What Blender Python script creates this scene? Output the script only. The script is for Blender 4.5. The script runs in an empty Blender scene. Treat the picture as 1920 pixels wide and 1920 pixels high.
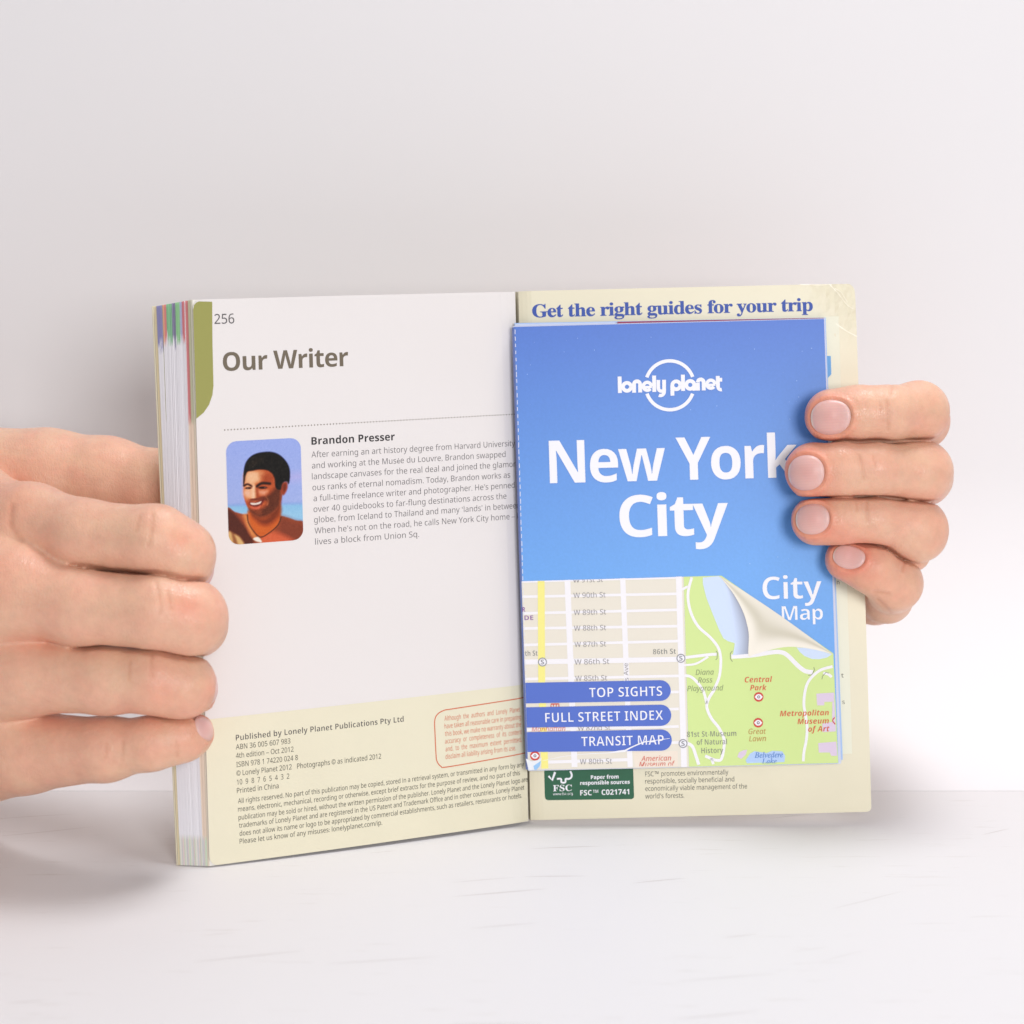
import bpy, math, random
import numpy as np
from mathutils import Vector
from mathutils.geometry import tessellate_polygon

random.seed(7); rng = np.random.default_rng(7)
sc = bpy.context.scene
COL = sc.collection

# ------------------------------------------------------------------ camera
F_PX, D0 = 3516.0, 529.0                 # focal length in photo pixels, distance of the cover in mm
PITCH = math.atan((960 - 354) / F_PX)
SP, CP = math.sin(PITCH), math.cos(PITCH)
_Y = (960 - 1540) / F_PX * D0
CAM = (0.0, -(_Y * SP + D0 * CP), -(_Y * CP - D0 * SP))     # mm; foot of the book's spine at y = 0, z = 0
cam = bpy.data.cameras.new('camera'); cam_o = bpy.data.objects.new('camera', cam); COL.objects.link(cam_o)
cam_o.location = [c / 1000 for c in CAM]
cam_o.rotation_euler = (math.pi / 2 - PITCH, 0, 0)
cam.sensor_width = 36; cam.lens = F_PX / 1920 * 36
cam.clip_start = 0.01; cam.clip_end = 20
cam.dof.use_dof = True; cam.dof.focus_distance = 0.512; cam.dof.aperture_fstop = 13
sc.camera = cam_o

# ------------------------------------------------------------------ light
world = bpy.data.worlds.new('World'); sc.world = world; world.use_nodes = True
bg = world.node_tree.nodes['Background']
bg.inputs[0].default_value = (0.985, 0.975, 1.0, 1); bg.inputs[1].default_value = 0.36

def area(name, loc, target, size, power, col):
    l = bpy.data.lights.new(name, 'AREA'); l.shape = 'RECTANGLE'; l.size, l.size_y = size
    l.energy = power; l.color = col
    o = bpy.data.objects.new(name, l); COL.objects.link(o); o.location = loc
    o.rotation_euler = (Vector(target) - Vector(loc)).to_track_quat('-Z', 'Y').to_euler()
    return o
area('front_softbox', (0.26, -0.92, 0.31), (0.02, 0, 0.08), (0.30, 0.30), 5.0, (1.0, 0.985, 0.965))
area('overhead_softbox', (0.18, 0.07, 0.86), (0.02, -0.04, 0.0), (0.26, 0.26), 4.1, (0.985, 0.98, 1.0))

sc.view_settings.view_transform = 'Standard'; sc.view_settings.look = 'None'
sc.view_settings.exposure = 0.0; sc.view_settings.gamma = 1.0
sc.view_settings.use_curve_mapping = False
sc.cycles.max_bounces = 8

# ------------------------------------------------------------------ helpers
def C(px, py, d=0.0):
    """photo direction + distance behind the cover plane (mm) -> point in the camera's axes, mm"""
    z = D0 + d
    return np.array([(px - 960) / F_PX * z, (960 - py) / F_PX * z, z])

def to_world(p):
    p = np.asarray(p, float)
    x, y, z = p[..., 0], p[..., 1], p[..., 2]
    return np.stack([CAM[0] + x, CAM[1] + y * SP + z * CP, CAM[2] + y * CP - z * SP], -1) / 1000.0

def lin(r, g, b):
    f = lambda c: (c / 255 / 12.92) if c / 255 <= 0.04045 else ((c / 255 + 0.055) / 1.055) ** 2.4
    return (f(r), f(g), f(b))

def ink(r, g, b, k=1.0):                 # colour as it looks under the lamps -> base colour
    return tuple(min(0.93, c * k) for c in lin(r, g, b))

def material(name, col, rough=0.6, spec=0.3, attr=False, bump=None, noise=None, sss=None, coat=0):
    m = bpy.data.materials.new(name); m.use_nodes = True
    nt = m.node_tree; b = nt.nodes['Principled BSDF']
    b.inputs['Base Color'].default_value = (*col, 1); b.inputs['Roughness'].default_value = rough
    b.inputs['Specular IOR Level'].default_value = spec
    if coat: b.inputs['Coat Weight'].default_value = coat; b.inputs['Coat Roughness'].default_value = 0.25
    src = None
    if attr:
        a = nt.nodes.new('ShaderNodeVertexColor'); a.layer_name = 'Col'; src = a.outputs[0]
        nt.links.new(src, b.inputs['Base Color'])
    tc = nt.nodes.new('ShaderNodeTexCoord')
    if noise:                            # (scale, amount, stretch xyz)
        mp = nt.nodes.new('ShaderNodeMapping'); mp.inputs['Scale'].default_value = noise[2]
        nt.links.new(tc.outputs['Object'], mp.inputs[0])
        n = nt.nodes.new('ShaderNodeTexNoise'); n.inputs['Scale'].default_value = noise[0]; n.inputs['Detail'].default_value = 6
        nt.links.new(mp.outputs[0], n.inputs['Vector'])
        r = nt.nodes.new('ShaderNodeMapRange'); r.inputs[1].default_value = 0.3; r.inputs[2].default_value = 0.7
        r.inputs[3].default_value = 1 - noise[1]; r.inputs[4].default_value = 1 + noise[1]
        nt.links.new(n.outputs[0], r.inputs[0])
        mx = nt.nodes.new('ShaderNodeMix'); mx.data_type = 'RGBA'; mx.blend_type = 'MULTIPLY'; mx.inputs[0].default_value = 1
        if src: nt.links.new(src, mx.inputs[6])
        else: mx.inputs[6].default_value = (*col, 1)
        nt.links.new(r.outputs[0], mx.inputs[7]); nt.links.new(mx.outputs[2], b.inputs['Base Color'])
    if bump:                             # (scale, strength, distance)
        n = nt.nodes.new('ShaderNodeTexNoise'); n.inputs['Scale'].default_value = bump[0]; n.inputs['Detail'].default_value = 5
        nt.links.new(tc.outputs['Object'], n.inputs['Vector'])
        bp = nt.nodes.new('ShaderNodeBump'); bp.inputs['Strength'].default_value = bump[1]; bp.inputs['Distance'].default_value = bump[2]
        nt.links.new(n.outputs[0], bp.inputs['Height']); nt.links.new(bp.outputs[0], b.inputs['Normal'])
    if sss:
        b.inputs['Subsurface Weight'].default_value = sss[0]; b.inputs['Subsurface Radius'].default_value = (1.0, 0.4, 0.22)
        b.inputs['Subsurface Scale'].default_value = sss[1]
    return m

def mesh_object(name, verts, faces, mat, parent=None, origin=(0, 0, 0), cols=None, smooth=False):
    """verts in world metres; origin = world origin of the thing"""
    v = np.asarray(verts, float) - np.asarray(origin, float)
    me = bpy.data.meshes.new(name); me.from_pydata(v.tolist(), [], [list(map(int, f)) for f in faces]); me.update()
    if cols is not None:
        a = me.color_attributes.new('Col', 'FLOAT_COLOR', 'POINT')
        c = np.ones((len(v), 4), np.float32); c[:, :3] = cols
        a.data.foreach_set('color', c.ravel())
    if smooth: me.polygons.foreach_set('use_smooth', [True] * len(me.polygons))
    me.materials.append(mat)
    o = bpy.data.objects.new(name, me); COL.objects.link(o)
    if parent is not None: o.parent = parent
    else: o.location = origin
    return o

def thing(name, label, cat, origin):
    o = bpy.data.objects.new(name, None); COL.objects.link(o); o.location = origin
    o.empty_display_size = 0.02
    o['label'] = label; o['category'] = cat
    return o

def homography(src, dst):
    A, B = [], []
    for (x, y), (u, v) in zip(src, dst):
        A += [[x, y, 1, 0, 0, 0, -u * x, -u * y], [0, 0, 0, x, y, 1, -v * x, -v * y]]; B += [u, v]
    return np.append(np.linalg.solve(np.array(A, float), np.array(B, float)), 1).reshape(3, 3)

class Sheet:
    """a flat (or slightly bent) sheet: corners BL, BR, TR, TL as (px, py, d); u, v in mm from BL"""
    def __init__(s, corners, bend=None):
        s.c = [C(*q) for q in corners]
        s.W = (np.linalg.norm(s.c[1] - s.c[0]) + np.linalg.norm(s.c[2] - s.c[3])) / 2
        s.H = (np.linalg.norm(s.c[3] - s.c[0]) + np.linalg.norm(s.c[2] - s.c[1])) / 2
        s.h = homography([q[:2] for q in corners], [(0, 0), (s.W, 0), (s.W, s.H), (0, s.H)])
        n = np.cross(s.c[1] - s.c[0], s.c[3] - s.c[0]); n /= np.linalg.norm(n)
        s.n = n if n[2] < 0 else -n; s.bend = bend
    def inv(s, px, py):
        q = s.h @ np.array([px, py, 1.0]); return q[:2] / q[2]
    def P(s, u, v, off=0.0):
        u = np.asarray(u, float); v = np.asarray(v, float)
        a = (u / s.W)[..., None]; b = (v / s.H)[..., None]
        p = (s.c[0] * (1 - a) + s.c[1] * a) * (1 - b) + (s.c[3] * (1 - a) + s.c[2] * a) * b
        if s.bend is not None: off = off + s.bend(u, v, s.W, s.H)
        return to_world(p + s.n * np.asarray(off)[..., None])

# ------------------------------------------------------------------ lettering
STY = {'bold': (0x1D5D4, 0x1D5EE, 0x1D7EC), 'sans': (0x1D5A0, 0x1D5BA, 0x1D7E2), 'ital': (0x1D608, 0x1D622, None),
       'boldital': (0x1D63C, 0x1D656, None), 'serif': (0x1D400, 0x1D41A, 0x1D7CE), 'serifital': (0x1D434, 0x1D44E, None)}
def styled(s, st):
    U, L, Dg = STY[st]; r = ''
    for ch in s:
        if st == 'serifital' and ch == 'h': r += '\u210e'
        elif 'A' <= ch <= 'Z': r += chr(U + ord(ch) - 65)
        elif 'a' <= ch <= 'z': r += chr(L + ord(ch) - 97)
        elif '0' <= ch <= '9': r += chr((Dg or 0x1D7E2) + ord(ch) - 48)
        else: r += ch
    return r
_cur = bpy.data.curves.new('lettering', 'FONT'); _cur.resolution_u = 3
_cuo = bpy.data.objects.new('lettering', _cur); COL.objects.link(_cuo)
def glyph_mesh(s, st, weight=0.0, track=1.0):
    _cur.body = styled(s, st); _cur.size = 1; _cur.offset = weight; _cur.space_character = track
    bpy.context.view_layer.update()
    me = bpy.data.meshes.new_from_object(_cuo.evaluated_get(bpy.context.evaluated_depsgraph_get()))
    v = np.zeros(len(me.vertices) * 3); me.vertices.foreach_get('co', v); v = v.reshape(-1, 3)[:, :2]
    f = [tuple(p.vertices) for p in me.polygons]
    bpy.data.meshes.remove(me); return v, f
CAPH = {}
def cap_height(st):
    if st not in CAPH:
        v, f = glyph_mesh('H', st); CAPH[st] = v[:, 1].max() - v[:, 1].min()
    return CAPH[st]

class Print:
    """everything printed in one ink as one mesh, lying a hair above its sheet"""
    def __init__(s, sheet, layer=1): s.s = sheet; s.v = []; s.f = []; s.o = 0.03 * layer; s.k = 0; s.off = []
    def add(s, uv, faces, extra=0.0):
        b = len(s.v); s.v += [tuple(q) for q in uv]; s.off += [s.o + extra] * len(uv)
        s.f += [tuple(b + i for i in f) for f in faces]
    def text(s, t, x0, y0, x1, cap, st='sans', weight=0.0, up=False, clip=None, track=1.0):
        v, f = glyph_mesh(t, st, weight, track)
        u0 = s.s.inv(x0, y0)
        sz = abs(s.s.inv(x0, y0 - cap)[1] - u0[1]) / cap_height(st)
        if up:                             # reads upwards; x1 = photo y of its end
            w = abs(s.s.inv(x0, x1)[1] - u0[1]); k = w / (v[:, 0].max() - v[:, 0].min())
            sz = abs(s.s.inv(x0 + cap, y0)[0] - u0[0]) / cap_height(st)
            q = np.stack([u0[0] - v[:, 1] * sz, u0[1] + (v[:, 0] - v[:, 0].min()) * k], 1)
        else:
            w = s.s.inv(x1, y0)[0] - u0[0]; k = w / (v[:, 0].max() - v[:, 0].min())
            q = np.stack([u0[0] + (v[:, 0] - v[:, 0].min()) * k, u0[1] + v[:, 1] * sz], 1)
        if clip:
            lo, hi = clip                  # keep what lies between two heights (photo y at x0)
            vlo, vhi = s.s.inv(x0, lo)[1], s.s.inv(x0, hi)[1]
            q[:, 1] = np.clip(q[:, 1], vlo, vhi)
        s.add(q, f); return s
    def poly(s, pts, extra=0.0, smooth=0):
        uv = [s.s.inv(*p) for p in (smooth_line(pts, smooth, True) if smooth else pts)]
        s.polyuv(uv, extra); return s
    def polyuv(s, uv, extra=0.0):
        tri = tessellate_polygon([[Vector((p[0], p[1], 0)) for p in uv]]); s.add(uv, tri, extra)
    def disc(s, x, y, r, extra=0.0, sy=1.0, n=28):
        s.poly([(x + r * math.cos(a), y + sy * r * math.sin(a)) for a in np.linspace(0, 2 * math.pi, n, endpoint=False)], extra)
    def stroke(s, pts, w, smooth=6, extra=0.0, closed=False):
        p = np.array(smooth_line(pts, smooth, closed) if smooth else pts, float)
        if not closed:                     # keep segments short so that they follow a bent sheet
            q = [p[0]]
            for a, b in zip(p[:-1], p[1:]):
                m_ = max(1, int(np.linalg.norm(b - a) / 14)); q += [a + (b - a) * k / m_ for k in range(1, m_ + 1)]
            p = np.array(q)
        t = np.gradient(p, axis=0) if not closed else np.roll(p, -1, 0) - np.roll(p, 1, 0)
        t /= np.linalg.norm(t, axis=1)[:, None] + 1e-9
        n = np.stack([-t[:, 1], t[:, 0]], 1) * w / 2
        uv = [s.s.inv(*q) for q in np.concatenate([p + n, p - n])]; m = len(p)
        s.add(uv, [(i, (i + 1) % m, m + (i + 1) % m, m + i) for i in range(m if closed else m - 1)], extra); return s
    def build(s, name, mat, parent, origin):
        v = np.array(s.v); P = s.s.P(v[:, 0], v[:, 1], np.array(s.off))
        return mesh_object(name, P, s.f, mat, parent, origin)

def smooth_line(pts, n, closed=False):
    p = [np.array(q, float) for q in pts]; out = []; m = len(p)
    for i in range(m if closed else m - 1):
        a, b, c, d = (p[(i - 1) % m], p[i], p[(i + 1) % m], p[(i + 2) % m]) if closed else \
                     (p[max(i - 1, 0)], p[i], p[i + 1], p[min(i + 2, m - 1)])
        for k in range(n):
            t = k / n
            out.append(0.5 * (2 * b + (c - a) * t + (2 * a - 5 * b + 4 * c - d) * t * t + (3 * b - a - 3 * c + d) * t ** 3))
    if not closed: out.append(p[-1])
    return [tuple(q) for q in out]

def grid_faces(nu, nv):
    return [(j * nu + i, j * nu + i + 1, (j + 1) * nu + i + 1, (j + 1) * nu + i) for j in range(nv - 1) for i in range(nu - 1)]

def rounded_rows(W, H, r_l=(0, 0), r_r=(0, 0), nv=60):
    """v rows and the left/right ends of each, corner radii (bottom, top)"""
    vs = sorted(set(np.round(np.concatenate([np.linspace(0, H, nv), *[np.array([0, .05, .15, .3, .5, .75, 1]) * max(r, .01) for r in (r_l[0], r_r[0])],
                                    *[H - np.array([0, .05, .15, .3, .5, .75, 1]) * max(r, .01) for r in (r_l[1], r_r[1])]]), 4)))
    def ins(v, r):
        for rr, dist in ((r[0], v), (r[1], H - v)):
            if rr > 0 and dist < rr: return rr - math.sqrt(max(0, rr * rr - (rr - dist) ** 2))
        return 0.0
    return [(v, ins(v, r_l), W - ins(v, r_r)) for v in vs]

def leaf(sheet, rows, nu, off_front, off_back):
    """thin closed sheet with real thickness; returns world verts and faces"""
    t = np.linspace(0, 1, nu); V = []
    for off in (off_front, off_back):
        for v, a, b in rows:
            u = a + (b - a) * t
            V.append(sheet.P(u, np.full(nu, v), np.full(nu, off)))
    V = np.concatenate(V); nv = len(rows); N = nu * nv
    f = grid_faces(nu, nv); f += [tuple(N + i for i in reversed(q)) for q in grid_faces(nu, nv)]
    per = [i for i in range(nu)] + [j * nu + nu - 1 for j in range(1, nv)] + [(nv - 1) * nu + i for i in range(nu - 2, -1, -1)] + [j * nu for j in range(nv - 2, 0, -1)]
    f += [(per[i], N + per[i], N + per[(i + 1) % len(per)], per[(i + 1) % len(per)]) for i in range(len(per))]
    return V, f

# ------------------------------------------------------------------ setting
def surface_material(name, col, streak):
    m = material(name, col, rough=0.5, spec=0.25)
    nt = m.node_tree; b = nt.nodes['Principled BSDF']; tc = nt.nodes.new('ShaderNodeTexCoord')
    mp = nt.nodes.new('ShaderNodeMapping'); mp.inputs['Scale'].default_value = (11, 120, 5); mp.inputs['Rotation'].default_value = (0, 0, 0.06)
    nt.links.new(tc.outputs['Object'], mp.inputs[0])
    n = nt.nodes.new('ShaderNodeTexNoise'); n.inputs['Scale'].default_value = 3.2; n.inputs['Detail'].default_value = 9; n.inputs['Roughness'].default_value = 0.68
    nt.links.new(mp.outputs[0], n.inputs['Vector'])
    n2 = nt.nodes.new('ShaderNodeTexNoise'); n2.inputs['Scale'].default_value = 9; n2.inputs['Detail'].default_value = 3
    nt.links.new(tc.outputs['Object'], n2.inputs['Vector'])
    r = nt.nodes.new('ShaderNodeValToRGB'); r.color_ramp.elements[0].position = 0.30; r.color_ramp.elements[0].color = (0, 0, 0, 1)
    r.color_ramp.elements[1].position = 0.40; r.color_ramp.elements[1].color = (1, 1, 1, 1)
    nt.links.new(n.outputs[0], r.inputs[0])
    r2 = nt.nodes.new('ShaderNodeValToRGB'); r2.color_ramp.elements[0].position = 0.42; r2.color_ramp.elements[1].position = 0.62
    nt.links.new(n2.outputs[0], r2.inputs[0])
    mxx = nt.nodes.new('ShaderNodeMath'); mxx.operation = 'MAXIMUM'
    nt.links.new(r.outputs[0], mxx.inputs[0]); nt.links.new(r2.outputs[0], mxx.inputs[1])
    mx = nt.nodes.new('ShaderNodeMix'); mx.data_type = 'RGBA'
    mx.inputs[6].default_value = (*streak, 1); mx.inputs[7].default_value = (*col, 1)
    nt.links.new(mxx.outputs[0], mx.inputs[0]); nt.links.new(mx.outputs[2], b.inputs['Base Color'])
    bp = nt.nodes.new('ShaderNodeBump'); bp.inputs['Strength'].default_value = 0.12; bp.inputs['Distance'].default_value = 0.0006
    nt.links.new(n.outputs[0], bp.inputs['Height']); nt.links.new(bp.outputs[0], b.inputs['Normal'])
    return m
Y_SEAM, R_COVE = 0.030, 0.085
ZT = -0.0010
tv = [(-1.3, -0.75, ZT), (1.3, -0.75, ZT), (1.3, Y_SEAM, ZT), (-1.3, Y_SEAM, ZT), (-1.3, -0.75, -0.03), (1.3, -0.75, -0.03), (1.3, Y_SEAM, -0.03), (-1.3, Y_SEAM, -0.03)]
tb = mesh_object('table', tv, [(0, 1, 2, 3), (4, 7, 6, 5), (0, 4, 5, 1), (1, 5, 6, 2), (3, 2, 6, 7), (0, 3, 7, 4)],
                 surface_material('white_washed_wood', (0.785, 0.772, 0.782), (0.68, 0.655, 0.645)))
tb['kind'] = 'structure'
def scratches():
    V, Fc = [], []; rs = random.Random(11)
    for i in range(80):
        x, y = rs.uniform(-.22, .2), rs.uniform(-.24, .02); L_ = rs.uniform(.006, .03); a = rs.uniform(.02, .32) + (.25 if x > .05 else 0); w = rs.uniform(.00006, .00016); k = rs.uniform(-3, 3)
        m = 9; b0 = len(V)
        for j in range(m):
            t = j / (m - 1) - .5; px, py = x + L_ * t * math.cos(a), y + L_ * t * math.sin(a) + k * (L_ * t) ** 2; ww = w * (1 - (2 * t) ** 2) + 1e-6
            V += [(px, py - ww, ZT + .00003), (px, py + ww, ZT + .00003)]
        Fc += [(b0 + 2 * j, b0 + 2 * j + 2, b0 + 2 * j + 3, b0 + 2 * j + 1) for j in range(m - 1)]
    o = mesh_object('table_scratches', V, Fc, material('scratched_paint', (.58, .54, .525), rough=.6), tb); o['kind'] = 'stuff'
scratches()
prof = [(Y_SEAM + 0.0002, ZT)] + [(Y_SEAM + 0.0002 + R_COVE * math.sin(a), ZT + R_COVE * (1 - math.cos(a))) for a in np.linspace(0.05, math.pi / 2, 24)] + [(Y_SEAM + R_COVE + 0.0002, 0.46)]
bv = [(x, y, z) for (y, z) in prof for x in (-1.3, 1.3)]
bd = mesh_object('backdrop', bv, [(2 * i, 2 * i + 1, 2 * i + 3, 2 * i + 2) for i in range(len(prof) - 1)],
                 material('backdrop_paper', (0.86, 0.848, 0.868), rough=0.8, spec=0.1), smooth=True)
bd['kind'] = 'structure'

# ------------------------------------------------------------------ guidebook
ORG = tuple(to_world(C(993, 1540, 0)))
book = thing('guidebook', 'open paperback travel guidebook standing on the white table, writer biography page on its left', 'book', ORG)
PAPER = ink(226, 221, 220); CREAM = ink(228, 221, 196)
M_paper = material('page_paper', PAPER, rough=0.55, spec=0.25, bump=(900, 0.06, 0.0002))
M_cover = material('coated_cover_card', CREAM, rough=0.38, spec=0.35, noise=(45, 0.02, (1, 1, 1)), bump=(160, 0.05, 0.0004))
def inkmat(name, r, g, b, rough=0.5): return material(name, ink(r, g, b), rough=rough, spec=0.25)
M_dark = inkmat('dark_grey_ink', 70, 66, 70); M_grey = inkmat('grey_ink', 98, 94, 98); M_black = inkmat('black_ink', 42, 39, 42)
M_olivegrey = inkmat('olive_grey_ink', 108, 97, 82); M_orange = inkmat('orange_ink', 208, 112, 80)
M_imprint = inkmat('imprint_ink', 88, 86, 76); M_tab = inkmat('olive_tab_ink', 150, 149, 80)
M_band = material('cream_tint', ink(226, 220, 196), rough=0.5, spec=0.25, noise=(60, 0.015, (1, 1, 1)))
M_titleblue = inkmat('blue_ink', 62, 88, 168); M_white = inkmat('white_ink', 240, 240, 246)

# left leaf (page 256)
def page_bend(u, v, W, H):
    t = np.clip((u - (W - 5)) / 5, 0, 1)
    return -0.9 * t ** 2 + 0.10 * np.sin(v * .16 + u * .05) * np.clip(u / W, 0, 1) + 0.14 * np.sin(u * .17 + 1) * np.clip(v / H, 0, 1) ** 3 + 0.9 * np.sin(np.pi * np.clip(u / W, 0, 1)) ** 1.0
page_s = Sheet([(393, 1624, -33.5), (993, 1540, 0), (968, 547, 0), (361, 562, -33.5)], page_bend)
PW, PH = page_s.W, page_s.H
rows = rounded_rows(PW, PH, r_l=(2.4, 2.4))
V, f = leaf(page_s, rows, 40, 0.0, -0.35)
page = mesh_object('page', V, f, M_paper, book, ORG)

# tint band at the foot
vb0, vb1 = page_s.inv(396, 1350)[1], page_s.inv(981, 1283)[1]
vs = [r for r in rows if r[0] < vb0 - 0.3]; vs.append((vb0, 0, PW))
t = np.linspace(0, 1, 40)
bvv = np.concatenate([page_s.P(np.maximum(a, 0.0) + 0.02 + (b - a - 0.04) * t, np.full(40, max(v, 0.02)), np.full(40, 0.03)) for v, a, b in vs])
mesh_object('tint_band', bvv, grid_faces(40, len(vs)), M_band, page, ORG)

# olive thumb tab
tp = Print(page_s, 1)
tabuv = [page_s.inv(*q) for q in [(397.5, 566), (398, 640), (400, 725), (398, 742), (392, 760), (382, 775), (370, 785)]]
vt = tabuv[-1][1]
tabuv += [(0.03, vt - 0.3), (0.03, PH - 2.6), (0.35, PH - 1.4), (0.9, PH - 0.8), (1.6, PH - 0.5)]
tp.polyuv(tabuv); tp.build('colour_tab', M_tab, page, ORG)

Print(page_s).text('256', 402, 608, 439, 18.5, 'sans').build('page_number', M_dark, page, ORG)
Print(page_s).text('Our Writer', 418, 697, 652, 35, 'bold', 0.0, track=.94).build('heading', M_olivegrey, page, ORG)
dr = Print(page_s)
a0, a1 = page_s.inv(421, 808), page_s.inv(966, 778)
nd = 96
for i in range(nd):
    u = a0[0] + (a1[0] - a0[0]) * i / (nd - 1); v = a0[1] + (a1[1] - a0[1]) * i / (nd - 1)
    dr.polyuv([(u + .18 * math.cos(q), v + .18 * math.sin(q)) for q in np.linspace(0, 2 * math.pi, 8, endpoint=False)])
dr.build('dotted_rule', M_olivegrey, page, ORG)
Print(page_s).text('Brandon Presser', 583, 836, 739, 14.2, 'bold').build('writer_name', M_black, page, ORG)
body = Print(page_s)
for s_, y_, x0, x1 in [('After earning an art history degree from Harvard University', 860, 583, 967),
        ('and working at the Musée du Louvre, Brandon swapped', 880.6, 584, 948),
        ('landscape canvases for the real deal and joined the glamor-', 901, 584, 972),
        ('ous ranks of eternal nomadism. Today, Brandon works as', 921.7, 585, 957),
        ('a full-time freelance writer and photographer. He\u2019s penned', 942, 587, 966),
        ('over 40 guidebooks to far-flung destinations across the', 962.4, 587, 950),
        ('globe, from Iceland to Thailand and many \u2018lands\u2019 in between', 982.4, 588, 977),
        ('When he\u2019s not on the road, he calls New York City home \u2013 he', 1002.8, 589, 986),
        ('lives a block from Union Sq.', 1023.5, 590, 785)]:
    body.text(s_, x0, y_, x1, 11.2, 'sans', -0.006)
body.build('biography_text', M_grey, page, ORG)
Print(page_s, 2).text('Published by Lonely Planet Publications Pty Ltd', 442, 1390, 756, 10.8, 'bold', -0.018).build('publisher_line', M_dark, page, ORG)
imp = Print(page_s, 2)
for s_, y_, x0, x1, c in [('ABN 36 005 607 983', 1406.6, 442, 544, 9.6), ('4th edition \u2013 Oct 2012', 1422.9, 442, 550, 9.6), ('ISBN 978 1 74220 024 8', 1439.4, 443, 558, 9.6),
        ('\u00a9 Lonely Planet 2012   Photographs \u00a9 as indicated 2012', 1455.7, 443, 714, 9.6), ('10  9  8  7  6  5  4  3  2', 1472.4, 444, 542, 9.6), ('Printed in China', 1488, 444, 522, 9.6),
        ('All rights reserved. No part of this publication may be copied, stored in a retrieval system, or transmitted in any form by any', 1507, 446, 985, 9),
        ('means, electronic, mechanical, recording or otherwise, except brief extracts for the purpose of review, and no part of this', 1522.4, 446, 977, 9),
        ('publication may be sold or hired, without the written permission of the publisher. Lonely Planet and the Lonely Planet logo are', 1537.8, 447, 993, 9),
        ('trademarks of Lonely Planet and are registered in the US Patent and Trademark Office and in other countries. Lonely Planet', 1552.4, 448, 986, 9),
        ('does not allow its name or logo to be appropriated by commercial establishments, such as retailers, restaurants or hotels.', 1567.4, 449, 981, 9),
        ('Please let us know of any misuses: lonelyplanet.com/ip.', 1582, 449, 716, 9)]:
    imp.text(s_, x0, y_, x1, c, 'sans', 0.002)
imp.build('imprint_text', M_imprint, page, ORG)
dis = Print(page_s, 2)
for s_, y_, x0, x1 in [('Although  the  authors  and  Lonely  Planet', 1352.5, 832, 976), ('have taken all reasonable care in preparing', 1367, 832, 978),
        ('this book, we make no warranty about the', 1381, 833, 978), ('accuracy  or  completeness  of  its  content', 1395, 833, 979),
        ('and,  to  the  maximum  extent  permitted,', 1409.5, 834, 979), ('disclaim all liability arising from its use.', 1423.7, 834, 967)]:
    dis.text(s_, x0, y_, x1, 9, 'sans', 0.0)
dis.build('disclaimer_text', M_orange, page, ORG)
Print(page_s, 2).stroke([(985, 1309.5), (905, 1321.5), (845, 1330.5), (831, 1333), (819, 1340), (813.5, 1352), (814, 1375), (816, 1415), (818, 1428), (825, 1437), (836, 1438.5), (905, 1427), (988, 1412.5)], 1.9, 5).build('disclaimer_frame', M_orange, page, ORG)

# the printed portrait: painted as soft vertex colours on a rounded grid
def poly_dist(X, Y, pts):
    p = np.array(pts, float); d = np.full(X.shape, 1e9); ins = np.zeros(X.shape, bool)
    for i in range(len(p)):
        a, b = p[i], p[(i + 1) % len(p)]; e = b - a
        tt = np.clip(((X - a[0]) * e[0] + (Y - a[1]) * e[1]) / (e @ e + 1e-9), 0, 1)
        d = np.minimum(d, np.hypot(X - a[0] - tt * e[0], Y - a[1] - tt * e[1]))
        c = ((a[1] > Y) != (b[1] > Y)) & (X < (b[0] - a[0]) * (Y - a[1]) / (b[1] - a[1] + 1e-12) + a[0]); ins ^= c
    return np.where(ins, -d, d)
def line_dist(X, Y, pts):
    p = np.array(pts, float); d = np.full(X.shape, 1e9)
    for a, b in zip(p[:-1], p[1:]):
        e = b - a; tt = np.clip(((X - a[0]) * e[0] + (Y - a[1]) * e[1]) / (e @ e + 1e-9), 0, 1)
        d = np.minimum(d, np.hypot(X - a[0] - tt * e[0], Y - a[1] - tt * e[1]))
    return d
def blend(img, mask, col):
    return img * (1 - mask[..., None]) + np.array(col, float) * mask[..., None]
def soft(d, w): return np.clip(0.5 - d / w, 0, 1)
nu_, nv_ = 132, 176
S, T = np.meshgrid(np.linspace(0, 1, nu_), np.linspace(0, 1, nv_))           # T upwards
cTL, cTR, cBR, cBL = np.array([243, 262.]), np.array([1030, 240.]), np.array([1062, 1330.]), np.array([270, 1368.])
X = (cBL[0] * (1 - S) + cBR[0] * S) * (1 - T) + (cTL[0] * (1 - S) + cTR[0] * S) * T
Y = (cBL[1] * (1 - S) + cBR[1] * S) * (1 - T) + (cTL[1] * (1 - S) + cTR[1] * S) * T
img = np.zeros(X.shape + (3,)) + np.array([152, 166, 232.])
img = blend(img, np.clip((Y - 300) / 700, 0, 1) * 0.8, (158, 172, 226))
img = blend(img, soft(np.abs(Y - 660 + 0.1 * (X - 950)) - 30, 120) * (X > 820) * 0.5, (190, 170, 225))
img = blend(img, soft(945 - Y, 40), (140, 182, 226)); img = blend(img, soft(np.abs(Y - 940) - 6, 40) * 0.5, (122, 146, 210))
img = blend(img, soft(np.abs(Y - 1060) - 30, 120) * 0.5, (165, 205, 232))
sk = lambda pts, col, w=14, a=1.0: blend(img, soft(poly_dist(X, Y, smooth_line(pts, 4, True)), w) * a, col)
img = sk([(250, 990), (330, 1012), (420, 1040), (480, 1045), (640, 1100), (800, 1070), (880, 1085), (980, 1122), (1075, 1160), (1090, 1420), (240, 1420)], (152, 88, 60))
img = sk([(820, 1090), (960, 1130), (1080, 1180), (1080, 1400), (900, 1390), (800, 1260)], (128, 74, 55), 90, 0.8)
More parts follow.
